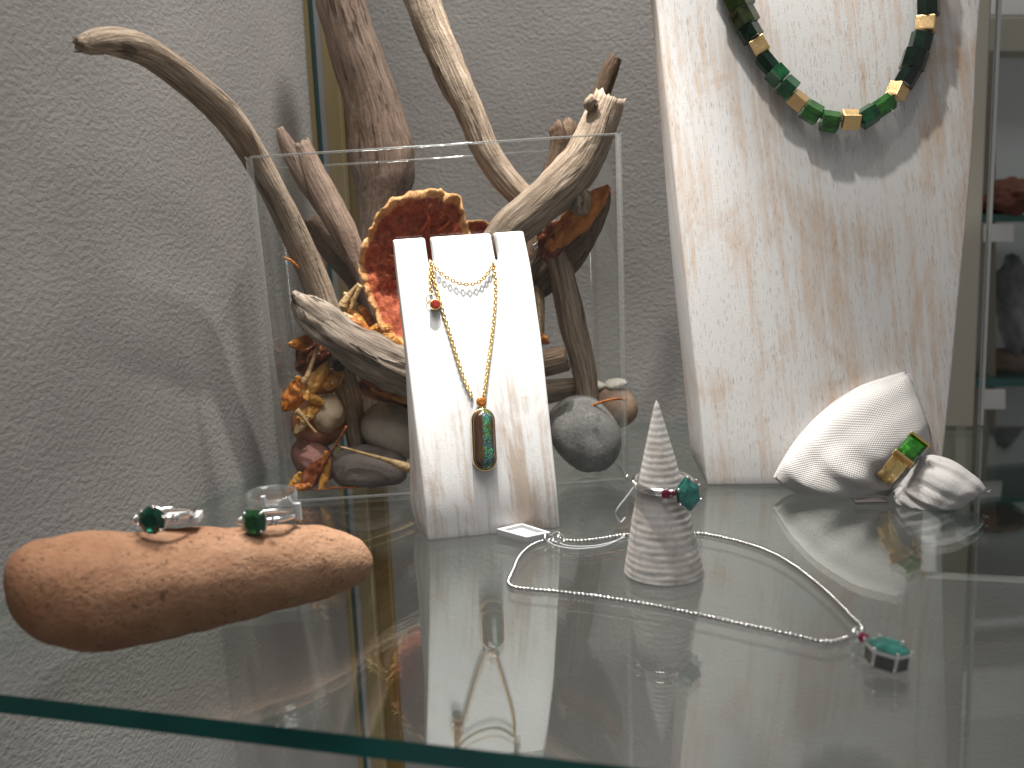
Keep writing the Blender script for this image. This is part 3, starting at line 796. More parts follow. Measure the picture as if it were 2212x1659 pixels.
# ------------------------------------------------------------------ driftwood
ar = branch('driftwood_branch', [(172, 96, .352, 15), (190, 94, .355, 23), (222, 88, .360, 27), (262, 93, .370, 30), (312, 108, .384, 30), (372, 148, .400, 31), (440, 203, .420, 31), (498, 262, .440, 31), (545, 332, .459, 29), (590, 412, .468, 28), (630, 492, .477, 29), (665, 572, .484, 30), (690, 632, .488, 31), (712, 695, .489, 29), (730, 760, .489, 30), (747, 830, .488, 28), (764, 900, .487, 26), (777, 968, .487, 24)], DRIFT,
       'long smooth grey driftwood branch arching out of the vase to the far left', seed=1.3, rough=0.05, ridge=0.04, jag=(1.8, 0.3), seg=26)
kc = P(734, 788, .4815); me = ball_mesh('knot', 0.0034, 16); me.transform(Matrix.Diagonal((1, 0.35, 1.05, 1)))
ko = link('knot', me, m_stone('dark_knot', (0.012, 0.010, 0.009), (0.05, 0.042, 0.036), 400, 0.5, rough=0.35)); ko.location = kc; ko.parent = ar
lg = branch('driftwood_log', [(640, 642, .470, 12), (650, 655, .470, 24), (672, 676, .469, 36), (705, 702, .468, 42), (760, 743, .467, 46), (820, 777, .467, 48), (880, 806, .468, 51), (950, 842, .470, 48), (1010, 880, .474, 40)], DRIFT_OLD,
       'short thick grey driftwood log lying slanted at the front of the vase', seed=4.7, rough=0.17, ridge=0.22, jag=(1.0, 0.6), seg=44, n=12)
branch('prong', [(634, 634, .466, 9), (648, 648, .466, 15), (672, 668, .465, 19), (705, 692, .464, 18), (740, 716, .466, 8)], DRIFT_OLD, None, seed=9.4, rough=0.2, ridge=0.2, jag=(0.8, 0), parent=lg)
branch('thick_driftwood', [(722, -90, .562, 47), (736, 0, .562, 48), (764, 100, .562, 53), (797, 200, .562, 56), (822, 310, .562, 66), (830, 375, .562, 64), (824, 440, .562, 48), (815, 520, .562, 38), (812, 640, .562, 36), (812, 800, .562, 34), (812, 936, .562, 36)], DRIFT_PINK,
       'thick pinkish brown driftwood trunk rising behind the vase beside the corner post', seed=8.2, rough=0.06, ridge=0.09, seg=30)
c_ = branch('driftwood_fork', [(652, 312, .510, 19), (672, 360, .510, 26), (702, 420, .510, 29), (735, 485, .510, 28), (765, 550, .511, 25), (800, 640, .513, 20), (830, 760, .515, 18), (845, 900, .516, 16)], DRIFT_PINK,
       'forked split driftwood piece behind the arching branch, left of the trunk', seed=12.4, rough=0.10, ridge=0.16, jag=(1.2, 0.4))
branch('prong', [(604, 278, .508, 8), (616, 305, .508, 15), (640, 352, .509, 19), (672, 410, .511, 18), (700, 460, .512, 12)], DRIFT_PINK, None, seed=15.1, rough=0.1, ridge=0.12, parent=c_)
branch('driftwood_stub', [(680, 470, .535, 24), (700, 500, .535, 32), (735, 545, .533, 34), (775, 600, .53, 30), (810, 680, .528, 24), (830, 800, .527, 20), (836, 936, .526, 18)], DRIFT_DARK,
       'short brown driftwood stub with dark end below the forked piece', seed=17.7, rough=0.09, ridge=0.06)
branch('driftwood_branch', [(893, -70, .486, 36), (905, -20, .486, 36), (928, 50, .486, 35), (957, 115, .486, 34), (987, 185, .486, 34), (1015, 243, .487, 31), (1043, 310, .488, 29), (1072, 362, .489, 28), (1108, 405, .490, 28), (1146, 443, .492, 27), (1180, 495, .494, 25), (1205, 555, .494, 26), (1222, 630, .494, 28), (1240, 712, .494, 29), (1257, 780, .493, 27), (1268, 845, .492, 25), (1274, 935, .491, 22)], DRIFT,
       'long slanting grey brown driftwood branch crossing the picture top and ending among the right pebbles', seed=21.9, rough=0.09, ridge=0.12)
g_ = branch('driftwood_branch', [(1316, 218, .470, 33), (1303, 250, .470, 36), (1280, 305, .470, 40), (1250, 358, .470, 44), (1212, 402, .470, 46), (1160, 447, .470, 44), (1110, 490, .471, 42), (1070, 540, .474, 38), (1030, 620, .480, 33), (1000, 720, .486, 28)], DRIFT,
       'thick pale driftwood limb with broken knobbly end above the vase rim, at right', seed=26.3, rough=0.08, ridge=0.07, jag=(0.9, 0.3), seg=26)
branch('knob', [(1283, 212, .462, 12), (1272, 224, .463, 12), (1285, 240, .467, 9)], DRIFT, None, seed=3.2, rough=0.25, parent=g_)
branch('knob', [(1225, 395, .470, 26), (1248, 430, .470, 28), (1258, 462, .470, 14)], DRIFT, None, seed=6.2, rough=0.2, parent=g_)
h_ = branch('driftwood_twig', [(1330, 126, .520, 13), (1318, 152, .520, 17), (1297, 205, .520, 18), (1268, 272, .520, 19), (1240, 322, .520, 22), (1210, 380, .520, 25), (1185, 440, .520, 24), (1160, 510, .520, 22), (1130, 620, .520, 20), (1110, 780, .520, 18), (1105, 936, .521, 17)], DRIFT_DARK,
       'dark brown driftwood stick standing behind the knobbly limb, right of the vase', seed=31.2, rough=0.08, ridge=0.1, jag=(0.8, 0.4))
branch('stub', [(1214, 272, .516, 26), (1222, 300, .516, 30), (1210, 350, .518, 27), (1190, 400, .519, 24)], DRIFT_DARK, None, seed=33.0, rough=0.12, ridge=0.14, jag=(0.8, 0), parent=h_)
branch('driftwood_twig', [(1090, 650, .508, 15), (1130, 615, .508, 16), (1160, 590, .508, 17), (1200, 552, .508, 16), (1225, 530, .51, 14)], DRIFT_DARK,
       'short brown stick between the white stand and the slanting branch', seed=36.5, rough=0.08, jag=(0.4, 0.4))
branch('driftwood_chunk', [(1135, 795, .478, 24), (1165, 788, .476, 28), (1195, 780, .474, 30), (1222, 774, .473, 29)], DRIFT_DARK,
       'stubby brown driftwood chunk showing its round end, right of the white stand', seed=39.1, rough=0.08, ridge=0.05, jag=(0.2, 0.2))
branch('driftwood_log', [(1100, 862, .505, 24), (1150, 852, .504, 27), (1210, 842, .503, 26), (1262, 836, .502, 20)], DRIFT,
       'low grey driftwood log lying under the brown chunk behind the grey pebble', seed=41.7, rough=0.12, ridge=0.12)
branch('bark_piece', [(1152, 590, .503, 10), (1158, 630, .503, 17), (1162, 680, .503, 15), (1164, 725, .503, 11), (1160, 770, .503, 7)], DRIFT_TAN,
       'pale tan bark piece peeping past the right edge of the small stand', 'bark', seed=44.4, rough=0.1)
# silver wire wound round a twig end
t0 = P(1158, 534, .485); wire = empty('wire_tie', t0, 'tiny silver wire coil on a twig end beside the white stand', 'wire')
for k in range(3): child('coil', ring_mesh('coil', 0.0016, 0.0004, 18, 6), SILVER, wire, t0 + Vector((0.0009 * k - .0009, 0, 0.0006 * k)), (0, 1, 0), (1, 0.2, 0.5), True)

# ------------------------------------------------------------------ fungus
def dish(name, rim_px, cpx, Yr, depth, mat, label, seed, lip=0.0045, tilt=0.0):
    c = P(cpx[0], cpx[1], Yr); rp = [P(x, y, Yr + tilt * (y - cpx[1])) for x, y in [tuple(q) for q in catmull(rim_px + rim_px[:1], 7)[:-1]]]
    n = len(rp); vs = []; fs = []; rimv = []
    prof = [(0.04, 1.0, 0.0), (0.15, 0.97, 0.0), (0.28, 0.90, 0), (0.42, 0.78, 0), (0.56, 0.62, 0), (0.68, 0.46, 0.05), (0.78, 0.30, 0.15), (0.86, 0.14, 0.35), (0.91, 0.0, 0.75), (0.95, -0.09, 1.0), (0.99, -0.06, 1.0), (1.0, 0.06, 1.0), (0.97, 0.22, 1.0), (0.85, 0.55, 0.9), (0.6, 0.95, 0.8), (0.3, 1.18, 0.8), (0.05, 1.25, 0.8)]
    for (f, d, rm) in prof:
        for i, p in enumerate(rp):
            a = 2 * math.pi * i / n; dirv = p - c
            wr = 0.05 * nz(math.cos(a) * 6 + seed, math.sin(a) * 6, f * 3) + 0.025 * nz(math.cos(a) * 17 + seed, math.sin(a) * 17, f * 6)
            rad = f * (1 + wr * (1.0 if f > 0.8 else 0.5))
            q = c + dirv * rad + Vector((0, 1, 0)) * (d * depth)
            q += Vector((0, 1, 0)) * depth * (0.28 * nz(q.x * 130 + seed, q.z * 130, f * 2) + 0.14 * nz(q.x * 420 + seed, q.z * 420, f * 5)) * (1 if f > 0.1 else 0.3)
            vs.append(q); rimv.append(rm)
    m_ = len(prof)
    for k in range(m_ - 1):
        for i in range(n):
            j = (i + 1) % n; fs.append((k * n + i, k * n + j, (k + 1) * n + j, (k + 1) * n + i))
    fs.append(tuple(reversed(range(n)))); fs.append(tuple((m_ - 1) * n + i for i in range(n)))
    vs = [v - c for v in vs]
    me = mesh(name, vs, fs)
    at = me.attributes.new('rim', 'FLOAT', 'POINT'); at.data.foreach_set('value', rimv)
    fix_normals(me); o = link(name, me, mat); o.location = c
    return tag(o, label, 'fungus')
FUNG = m_fungus()
fg = dish('bracket_fungus', [(935, 406), (972, 414), (1000, 442), (1011, 485), (1020, 540), (1018, 620), (1000, 700), (955, 762), (905, 768), (862, 748), (832, 722), (812, 690), (797, 650), (782, 610), (774, 570), (781, 530), (797, 500), (812, 468), (845, 432), (885, 414)], (895, 590), .480, 0.022, FUNG,
     'big red dried bracket fungus with pale orange scalloped rim behind the small stand', 2.2, tilt=-0.00002)
dish('fungus_slice', [(1005, 478), (1040, 474), (1062, 485), (1075, 500), (1080, 540), (1060, 580), (1020, 590), (1000, 540)], (1035, 530), .498, 0.006, FUNG,
     'small dark red fungus piece peeping over the small stand at its right slot', 5.5)
# torn fibres standing in the bowl
random.seed(11); 
for k, (x, y, l, a) in enumerate([(905, 505, 42, 60), (925, 495, 40, 95), (945, 500, 36, 40), (880, 455, 22, 30), (945, 452, 24, 120), (925, 470, 26, 80), (835, 565, 20, 20), (840, 620, 26, 100), (858, 560, 18, 150)]):
    x2, y2 = x + l * math.cos(math.radians(a)), y - l * math.sin(math.radians(a))
    pts, rad = px_path([(x, y, .494, 3.5), ((x + x2) / 2 + 4, (y + y2) / 2, .490, 3), (x2, y2, .487, 1.2)], 4)
    link('fibre', tube('fibre', pts, rad, 7, 0.3, k * 1.7), m_leaf('fibre_red', (0.35, 0.05, 0.02), (0.62, 0.14, 0.05), (0.8, 0.32, 0.12), 0.3) if k == 0 else bpy.data.materials['fibre_red'], None)
    f = COL.objects[-1]; f.parent = fg; f.matrix_parent_inverse = Matrix.Translation(-fg.location)

# ------------------------------------------------------------------ dried husks and stalks
LG = m_leaf('husk_golden', (0.42, 0.17, 0.03), (0.70, 0.34, 0.07), (0.85, 0.55, 0.20))
LO = m_leaf('husk_orange', (0.30, 0.085, 0.015), (0.60, 0.20, 0.035), (0.76, 0.36, 0.09))
LR = m_leaf('husk_red_brown', (0.12, 0.026, 0.010), (0.25, 0.065, 0.022), (0.40, 0.13, 0.04), 0.3)
LP = m_leaf('husk_pale', (0.50, 0.30, 0.12), (0.68, 0.47, 0.22), (0.82, 0.64, 0.38))
STALK = m_leaf('dry_stalk', (0.36, 0.22, 0.10), (0.55, 0.37, 0.18), (0.68, 0.50, 0.28), 0.6)
def leaf(name, x0, y0, x1, y1, wpx, Y0, Y1, mat, label, seed=0.0, cup=0.6, floor=VF, cat='husk', parent=None):
    a, b = P(x0, y0, Y0), P(x1, y1, Y1); ax_ = (b - a); L = ax_.length; t = ax_.normalized()
    view = (a - CAM).normalized(); side = t.cross(view).normalized(); up = side.cross(t).normalized()
    if up.dot(view) > 0: up = -up
    W = wpx * mpp((Y0 + Y1) / 2) / 2; nl_, nw = 26, 14; vs = []; fs = []; gr = []
    for i in range(nl_ + 1):
        s = i / nl_; wdt = W * (math.sin(math.pi * min(1, s * 0.93 + 0.05)) ** 0.65) * (1 + 0.25 * nz(s * 5 + seed, seed, 0))
        bend = L * 0.10 * math.sin(s * math.pi) * nz(seed, 3.1, 0.7) * 2
        for j in range(nw + 1):
            u = j / nw * 2 - 1
            ang = u * (0.7 + cup * 1.4) ; rr = wdt / (0.7 + cup * 0.6)
            q = a + t * (L * s) + side * (math.sin(ang) * rr + bend) - up * ((1 - math.cos(ang)) * rr * 0.9 * (1 if cup >= 0 else -1))
            cr = W * (0.30 * nz(u * 2.2 + seed, s * 7, seed * 2) + 0.20 * nz(u * 5 + seed, s * 14, seed * 2) + 0.12 * nz(u * 9 + seed, s * 30, seed))
            q += up * cr
            if floor is not None and q.z < floor + 0.0004: q.z = floor + 0.0004
            vs.append(q); gr.append((u * W, L * s, seed * .01))
    for i in range(nl_):
        for j in range(nw):
            k = i * (nw + 1) + j; fs.append((k, k + 1, k + nw + 2, k + nw + 1))
    me = mesh(name, vs, fs, gr); o = link(name, me, mat, parent)
    sd = o.modifiers.new('thickness', 'SOLIDIFY'); sd.thickness = 0.00035; sd.offset = 0
    if parent is None: tag(o, label, cat)
    return o
def stalk(pl, label, parent=None, mat=STALK, name='dry_stalk', cat='stalk'):
    pts, rad = px_path(pl, 5); o = link(name, tube(name, pts, rad, 8, 0.1, pl[0][0] * .1), mat, parent)
    if parent is None: tag(o, label, cat)
    return o
leaf('dried_husk', 688, 722, 624, 744, 30, .478, .465, LO, 'pointed orange husk poking left from under the slanted log', 1.1)
h1 = leaf('dried_husk', 706, 786, 652, 850, 44, .474, .464, LG, 'curled golden husk below the slanted log, hanging from a pale stalk', 2.6, 0.9)
stalk([(687, 748, .470, 4), (675, 782, .467, 4.5), (664, 812, .463, 6), (655, 826, .463, 9)], 'pale straight stalk rising to the log above the golden husk')
leaf('dried_husk', 655, 818, 612, 888, 46, .462, .461, LO, 'veined orange husk hanging lowest at the left end of the husk heap', 3.4, 0.5)
leaf('dried_husk', 730, 792, 682, 862, 52, .482, .476, LR, 'glossy red brown husk just left of the grey branch knot', 4.8, 0.8)
leaf('dried_husk', 700, 872, 648, 846, 28, .468, .464, LG, 'small golden husk between the veined husk and the broken tan stone', 5.9, 0.9)
leaf('dried_husk', 690, 872, 645, 908, 38, .470, .461, LG, 'bright golden husk curled against the left of the broken tan stone', 7.3, 0.8)
stalk([(640, 888, .459, 9), (652, 898, .459, 5), (668, 918, .459, 3), (684, 936, .459, 3)], 'thin stalk with a pale knob below the veined orange husk')
leaf('dried_husk', 650, 735, 735, 815, 100, .512, .512, LR, 'large dark maroon husk in shade behind the slanted log', 9.7, 0.5)
leaf('dried_husk', 748, 655, 800, 722, 36, .478, .474, LG, 'golden husk standing upright above the log beside the fungus', 11.2, 0.9)
leaf('dried_husk', 778, 660, 806, 722, 34, .486, .482, LO, 'brown orange husk tucked between golden husk and fungus rim', 13.5, 0.9)
leaf('dried_husk', 738, 678, 795, 724, 34, .474, .470, LP, 'pale straw husk lying along the top of the slanted log', 15.1, 0.6)
leaf('dried_husk', 798, 712, 846, 708, 28, .474, .474, LG, 'little golden husk below the fungus rim above the log', 16.8, 0.9)
leaf('dried_husk', 742, 632, 770, 658, 18, .478, .477, LP, 'pale calyx tip at the top of the upright husks', 18.3, 0.9)
stalk([(776, 614, .478, 5), (762, 628, .478, 5), (744, 652, .477, 9), (740, 662, .477, 11)], 'left of the two pale stalks leaning on the fungus')
stalk([(780, 616, .476, 5), (768, 640, .476, 5), (756, 672, .476, 4)], 'right of the two pale stalks leaning on the fungus')
leaf('dried_husk', 772, 832, 900, 884, 64, .492, .490, LR, 'long dark red husk behind the beige pebble', 20.6, 0.5)
leaf('dried_husk', 846, 858, 900, 876, 16, .480, .478, LG, 'thin golden husk edge above the beige pebble next to the stand', 22.4, 0.7)
leaf('dried_husk', 800, 838, 868, 862, 32, .484, .482, LO, 'orange brown husk between the log and the beige pebble', 23.9, 0.7)
leaf('dried_husk', 706, 990, 624, 1078, 44, .458, .455, LR, 'long red brown husk hanging to the vase floor at left', 25.2, 0.7)
leaf('dried_husk', 672, 1048, 616, 1084, 32, .455, .453, LO, 'bright orange husk tip on the vase floor in the left corner', 27.7, 0.7)
leaf('dried_husk', 704, 974, 690, 1070, 26, .457, .455, LG, 'narrow golden brown husk hanging beside the dark oval pebble', 29.1, 0.9)
leaf('dried_husk', 772, 1066, 652, 1080, 22, .456, .455, LR, 'flat red brown husk strip lying along the vase floor', 30.4, 0.4)
stalk([(749, 920, .455, 3), (725, 962, .455, 3), (702, 1000, .456, 4), (690, 1022, .457, 6)], 'reddish stalk running up from the floor husks across the stones', mat=LR)
stalk([(724, 962, .456, 2.5), (780, 978, .455, 3.5), (830, 992, .455, 5), (862, 1003, .455, 9), (884, 1012, .456, 12)], 'tapered stalk lying across the dark oval pebble')
leaf('dried_husk', 1160, 722, 1186, 742, 24, .50, .50, LO, 'orange husk bit beside the right edge of the small stand', 32.2, 0.8)
stalk([(1262, 884, .475, 3), (1300, 868, .474, 3), (1335, 861, .473, 3), (1350, 864, .473, 2.5)], 'thin orange twig bent above the right grey pebble', mat=LO)
stalk([(612, 556, .47, 2), (628, 562, .47, 2.5), (645, 578, .474, 2.5)], 'tiny orange twig sticking out left of the arching branch', mat=LO)
leaf('dried_husk', 716, 756, 668, 790, 40, .482, .474, LR, 'rusty husk directly under the left end of the slanted log', 51.1, 0.7)
leaf('dried_husk', 744, 806, 700, 836, 36, .478, .470, LG, 'golden husk crossing behind the grey branch below its knot', 52.4, 0.8)
leaf('dried_husk', 640, 812, 664, 866, 26, .464, .462, LG, 'thin golden husk curling inside the veined orange one', 53.6, 0.9)
leaf('dried_husk', 668, 898, 636, 936, 22, .462, .460, LP, 'small straw husk scrap on the red brick coloured stone', 54.9, 0.7)
leaf('dried_husk', 780, 812, 846, 842, 40, .480, .478, LR, 'rust red husk tucked under the middle of the slanted log', 56.3, 0.6)
leaf('dried_husk', 756, 690, 812, 744, 30, .470, .468, LO, 'orange husk squeezed between log top and straw husk', 57.7, 0.8)
leaf('dried_husk', 826, 722, 872, 752, 26, .470, .470, LG, 'golden husk flake at the lower fungus rim by the stand', 58.2, 0.8)
leaf('dried_husk', 650, 1020, 618, 1064, 22, .456, .455, LG, 'golden husk curl above the vase floor corner at left', 59.5, 0.8)
# split pod at right
pts, rad = px_path([(1130, 640, .512, 30), (1172, 592, .508, 46), (1215, 545, .502, 50), (1255, 495, .496, 42), (1288, 450, .490, 27), (1306, 420, .487, 14), (1314, 406, .486, 4)], 6)
pod = tag(link('split_pod', tube('split_pod', pts, rad, 22, 0.10, 40.2, (0, 0), 0.10), DRIFT_DARK), 'large split brown pod with glossy orange lining behind the knobbly limb', 'seed pod')
leaf('lining', 1182, 540, 1316, 402, 62, .476, .476, LO, None, 41.9, 0.5, None, parent=pod)
leaf('lining', 1170, 556, 1236, 478, 60, .478, .478, LR, None, 43.6, 0.4, None, parent=pod)

# ------------------------------------------------------------------ pebbles in the vase
pebble('oval_pebble', 798, 1012, 85, 50, -4, .470, 0.014, m_stone('stone_mauve_grey', (0.075, 0.062, 0.056), (0.135, 0.115, 0.105), 40, 0.2, bands=160), 'dark mauve grey oval pebble low at the front of the vase', seed=1.2, amp=0.04, ex=2.3, floor=VF)
pebble('oval_pebble', 850, 930, 74, 54, -28, .484, 0.015, m_stone('stone_beige', (0.27, 0.235, 0.195), (0.36, 0.32, 0.27), 30, 0.15), 'smooth beige oval pebble resting above the dark one, beside the stand', seed=3.3, amp=0.03, ex=2.25, floor=VF)
pebble('broken_stone', 690, 912, 62, 58, 20, .486, 0.014, m_stone('stone_red_brick', (0.24, 0.10, 0.06), (0.40, 0.19, 0.12), 45, 0.5), 'rough red brick coloured stone under the husks', seed=6.1, amp=0.14, floor=VF)
pebble('broken_stone', 707, 890, 38, 44, 30, .478, 0.010, m_stone('stone_tan_broken', (0.34, 0.25, 0.16), (0.60, 0.48, 0.34), 70, 0.4), 'pale tan broken stone leaning on the grey branch foot', seed=8.8, amp=0.16, floor=VF)
pebble('oval_pebble', 678, 994, 58, 40, -44, .474, 0.013, m_stone('stone_red', (0.16, 0.075, 0.06), (0.29, 0.15, 0.12), 50, 0.4), 'reddish brown pebble in the lower left of the vase', seed=11.4, amp=0.06, floor=VF)
pebble('grey_pebble', 1263, 936, 86, 72, -52, .482, 0.020, m_stone('stone_slate', (0.12, 0.122, 0.118), (0.30, 0.298, 0.285), 60, 0.8, rough=0.7, spot=(0.055, 0.056, 0.055)), 'big cracked grey pebble with a dark hollow, right of the small stand', seed=14.9, amp=0.05, ex=2.3, floor=VF, dent=((0.15, -0.95, 0.25), 0.42, 0.10))
pebble('brown_pebble', 1322, 880, 58, 46, 0, .510, 0.014, m_stone('stone_brown', (0.20, 0.13, 0.09), (0.34, 0.24, 0.17), 40), 'brown pebble half hidden behind the big grey pebble', seed=17.2, amp=0.05, floor=VF)
pebble('white_pebble', 1288, 833, 20, 11, -8, .512, 0.006, m_stone('stone_white', (0.55, 0.50, 0.43), (0.76, 0.72, 0.65), 80, 0.3), 'left of two small whitish pebbles on the brown one', seed=19.3, amp=0.12)
pebble('white_pebble', 1330, 830, 24, 12, 8, .512, 0.007, bpy.data.materials['stone_white'], 'right of two small whitish pebbles, against the vase corner', seed=23.3, amp=0.12)

# ------------------------------------------------------------------ long stone in front, two rings on it
stn = [  # x, top, bottom
    (10, 1262, 1302), (18, 1228, 1338), (38, 1196, 1368), (70, 1172, 1391), (115, 1156, 1404), (170, 1149, 1409), (240, 1145, 1403), (320, 1141, 1390), (400, 1138, 1372), (480, 1135, 1352), (560, 1132, 1331), (640, 1131, 1310), (700, 1134, 1293), (745, 1146, 1277), (780, 1165, 1254), (798, 1186, 1234), (805, 1202, 1216)]
sts = [tuple(q) for q in catmull(stn, 4)]
vs = []; fs = []; NS = 36; STc = P(400, 1255, .322)
def seat(x, t_, b_):
    lo, hi = 0.22, 0.45
    for _ in range(40):
        Y = (lo + hi) / 2
        if P(x, (t_ + b_) / 2, Y).z > (b_ - t_) / 2 * mpp(Y): lo = Y
        else: hi = Y
    return Y
YA, YB = seat(170, 1149, 1409), seat(560, 1132, 1331)
def stone_Y(x): return YA - 0.003 + (YB - YA) * (x - 170) / 390
for i, (x, t_, b_) in enumerate(sts):
    Y = stone_Y(x); c = P(x, (t_ + b_) / 2, Y); r = (b_ - t_) / 2 * mpp(Y)
    for k in range(NS):
        a = 2 * math.pi * k / NS; dx, dz = math.cos(a), math.sin(a)
        e = 2 / 2.15; ddx = math.copysign(abs(dx) ** e, dx); ddz = math.copysign(abs(dz) ** e, dz)
        vd = Vector((c.x, c.y, 0)).normalized(); d = vd * ddx * r * 1.02 + Vector((-0.03, 0, 1)) * ddz * r
        q = c + d
        pn = q * 60
        f = 0.0011 * noise.noise(pn) + 0.0006 * noise.noise(q * 150) + 0.00025 * noise.noise(q * 420)
        q += d.normalized() * f if d.length > 1e-6 else Vector()
        if q.z < 0.0003: q.z = 0.0003 + 0.0 * q.z
        vs.append(q - STc)
n = len(sts)
for i in range(n - 1):
    for k in range(NS):
        k2 = (k + 1) % NS; fs.append((i * NS + k, i * NS + k2, (i + 1) * NS + k2, (i + 1) * NS + k))
fs += [tuple(reversed(range(NS))), tuple((n - 1) * NS + k for k in range(NS))]
def m_sandstone():
    a = N('sandstone'); v = a.coord()
    n1 = a.noise(v, 55, 5, 0.65); n2 = a.noise(v, 520, 4, 0.65); x = a.n('SeparateXYZ', {0: v}).outputs[0]
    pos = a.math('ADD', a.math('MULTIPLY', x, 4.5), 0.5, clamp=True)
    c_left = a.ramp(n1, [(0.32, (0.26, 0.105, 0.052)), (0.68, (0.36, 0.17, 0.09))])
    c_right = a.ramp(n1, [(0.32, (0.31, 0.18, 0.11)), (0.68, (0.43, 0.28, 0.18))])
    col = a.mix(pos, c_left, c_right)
    col = a.mix(a.ramp(n2, [(0.3, 0.35), (0.55, 0)]), col, (0.22, 0.11, 0.065))
    holes = a.math('MULTIPLY', a.ramp(a.noise(v, 620, 3, 0.7), [(0.60, 0), (0.70, 1)]), a.ramp(a.noise(v, 85, 3), [(0.45, 0), (0.62, 1)]))
    big = a.ramp(a.math('ADD', a.voro(v, 34), a.math('MULTIPLY', n2, 0.25)), [(0.20, 1), (0.25, 0)])
    dk = a.math('MAXIMUM', a.math('MULTIPLY', holes, 0.8), a.math('MULTIPLY', big, 0.7))
    col = a.mix(dk, col, (0.10, 0.052, 0.032))
    h = a.math('SUBTRACT', a.math('ADD', a.math('MULTIPLY', n2, 0.55), n1), a.math('MULTIPLY', dk, 0.9))
    return a.done(a.bsdf(Base_Color=col, Roughness=0.85, Specular_IOR_Level=0.2, Normal=a.bump(h, 0.0017, 0.9)))
me = mesh('long_stone', vs, fs); fix_normals(me)
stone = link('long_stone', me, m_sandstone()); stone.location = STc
tag(stone, 'long smooth terracotta coloured stone lying on the shelf at front left', 'stone')

def top_of_stone(x):
    for q, q2 in zip(sts, sts[1:]):
        if q[0] <= x <= q2[0]:
            t = (x - q[0]) / (q2[0] - q[0]); return lerp(q[1], q2[1], t), lerp(q[2], q2[2], t)
def prongs(parent, c, xv, yv, zv, r, n, ph, mat, rad=0.0005, h=0.0016, drop=0.002):
    bm_ = ball_mesh('prong_tip', rad * 1.35, 8)
    for k in range(n):
        a = 2 * math.pi * k / n + ph
        p = c + xv * (math.cos(a) * r) + yv * (math.sin(a) * r)
        me = tube('prong', [p - zv * drop - (xv * math.cos(a) + yv * math.sin(a)) * r * .35, p - zv * 0.0002, p + zv * h * 0.6], [rad * .8, rad, rad * 0.9], 7)
        o = link('prong', me, mat, None); o.parent = parent; o.matrix_parent_inverse = Matrix.Translation(-parent.location)
        child('prong_tip', bm_, mat, o, p + zv * h * 0.6 - (xv * math.cos(a) + yv * math.sin(a)) * rad * .5, xv, zv, True)

def stone_ring(x, y, label, mat, Rr, gr_, rot, seed):
    """ring lying on its side on the stone, its gem turned to the viewer"""
    t_, b_ = top_of_stone(x); Y = stone_Y(x); c0 = P(x, y, Y - 0.005)
    r_ = empty('gem_ring', c0, label, 'ring')
    fwd = (Vector((math.sin(math.radians(rot)), -math.cos(math.radians(rot)), 0.10))).normalized()
    up = Vector((0, 0.14, 1)); up = (up - fwd * up.dot(fwd)).normalized(); xv = up.cross(fwd).normalized() * -1
    xv = fwd.cross(up)
    cb = c0 - fwd * (Rr + 0.0018)
    child('band', ring_mesh('band', Rr, 0.0008, 48, 8, 1.3), SILVER, r_, cb, xv, up, True)
    child('gem', gem_mesh('gem', ngon(8, gr_, 0.2) if not seed else [(gr_ * x, gr_ * y) for x, y in ((.95, .55), (.55, .95), (-.55, .95), (-.95, .55), (-.95, -.55), (-.55, -.95), (.55, -.95), (.95, -.55))], 0.58, 0.34, 0.5), mat, r_, c0, xv, fwd)
    child('setting', ring_mesh('setting', gr_ * 0.86, 0.0005, 24, 6), SILVER, r_, c0 - fwd * 0.0014, xv, fwd, True)
    prongs(r_, c0, xv, up, fwd, gr_ * 1.0, 4 if seed else 6, 0.78, SILVER, 0.00042, 0.0012)
    for s in (-1, 1):
        p = c0 + xv * s * (gr_ + 0.0022) - fwd * 0.0016
        sg_ = child('side_setting', ring_mesh('side_setting', 0.00125, 0.00035, 16, 6), SILVER, r_, p - fwd * 0.0004, xv, fwd, True)
        child('side_gem', gem_mesh('side_gem', ngon(8, 0.0011), 0.6, 0.4, 0.4), bpy.data.materials.get('diamond') or m_gem('diamond', (0.92, 0.92, 0.92), 0.8, 0.0, 2.0), sg_, p, xv, fwd)
    return r_
stone_ring(328, 1124, 'white gold ring with round dark emerald, left ring on the long stone', EMERALD, 0.0086, 0.0047, -6, 0)
stone_ring(549, 1128, 'white gold ring with square green tourmaline, right ring on the long stone', TOURMALINE, 0.0088, 0.0045, -16, 1)
# tags lying behind the two rings
CARD = m_plain('white_tag', (0.56, 0.57, 0.58), 0.5)
def tagbox(x, y, Y, hx, hy, hz, yaw, label, mat=CARD, name='price_tag'):
    c = P(x, y, Y); d = Vector((math.cos(math.radians(yaw)), math.sin(math.radians(yaw)), 0)); e = Vector((-d.y, d.x, 0))
    me = box_mesh(name, (0, 0, 0), d * hx, e * hy, Vector((0, 0, hz))); o = link(name, me, mat, smooth=False); o.location = c
    bevel(o, 0.0004, 2); tag(o, label, 'price tag'); return o
tagbox(395, 1119, stone_Y(395) + 0.004, 0.0060, 0.004, 0.0013, 6, 'small white tag behind the left ring on the long stone')
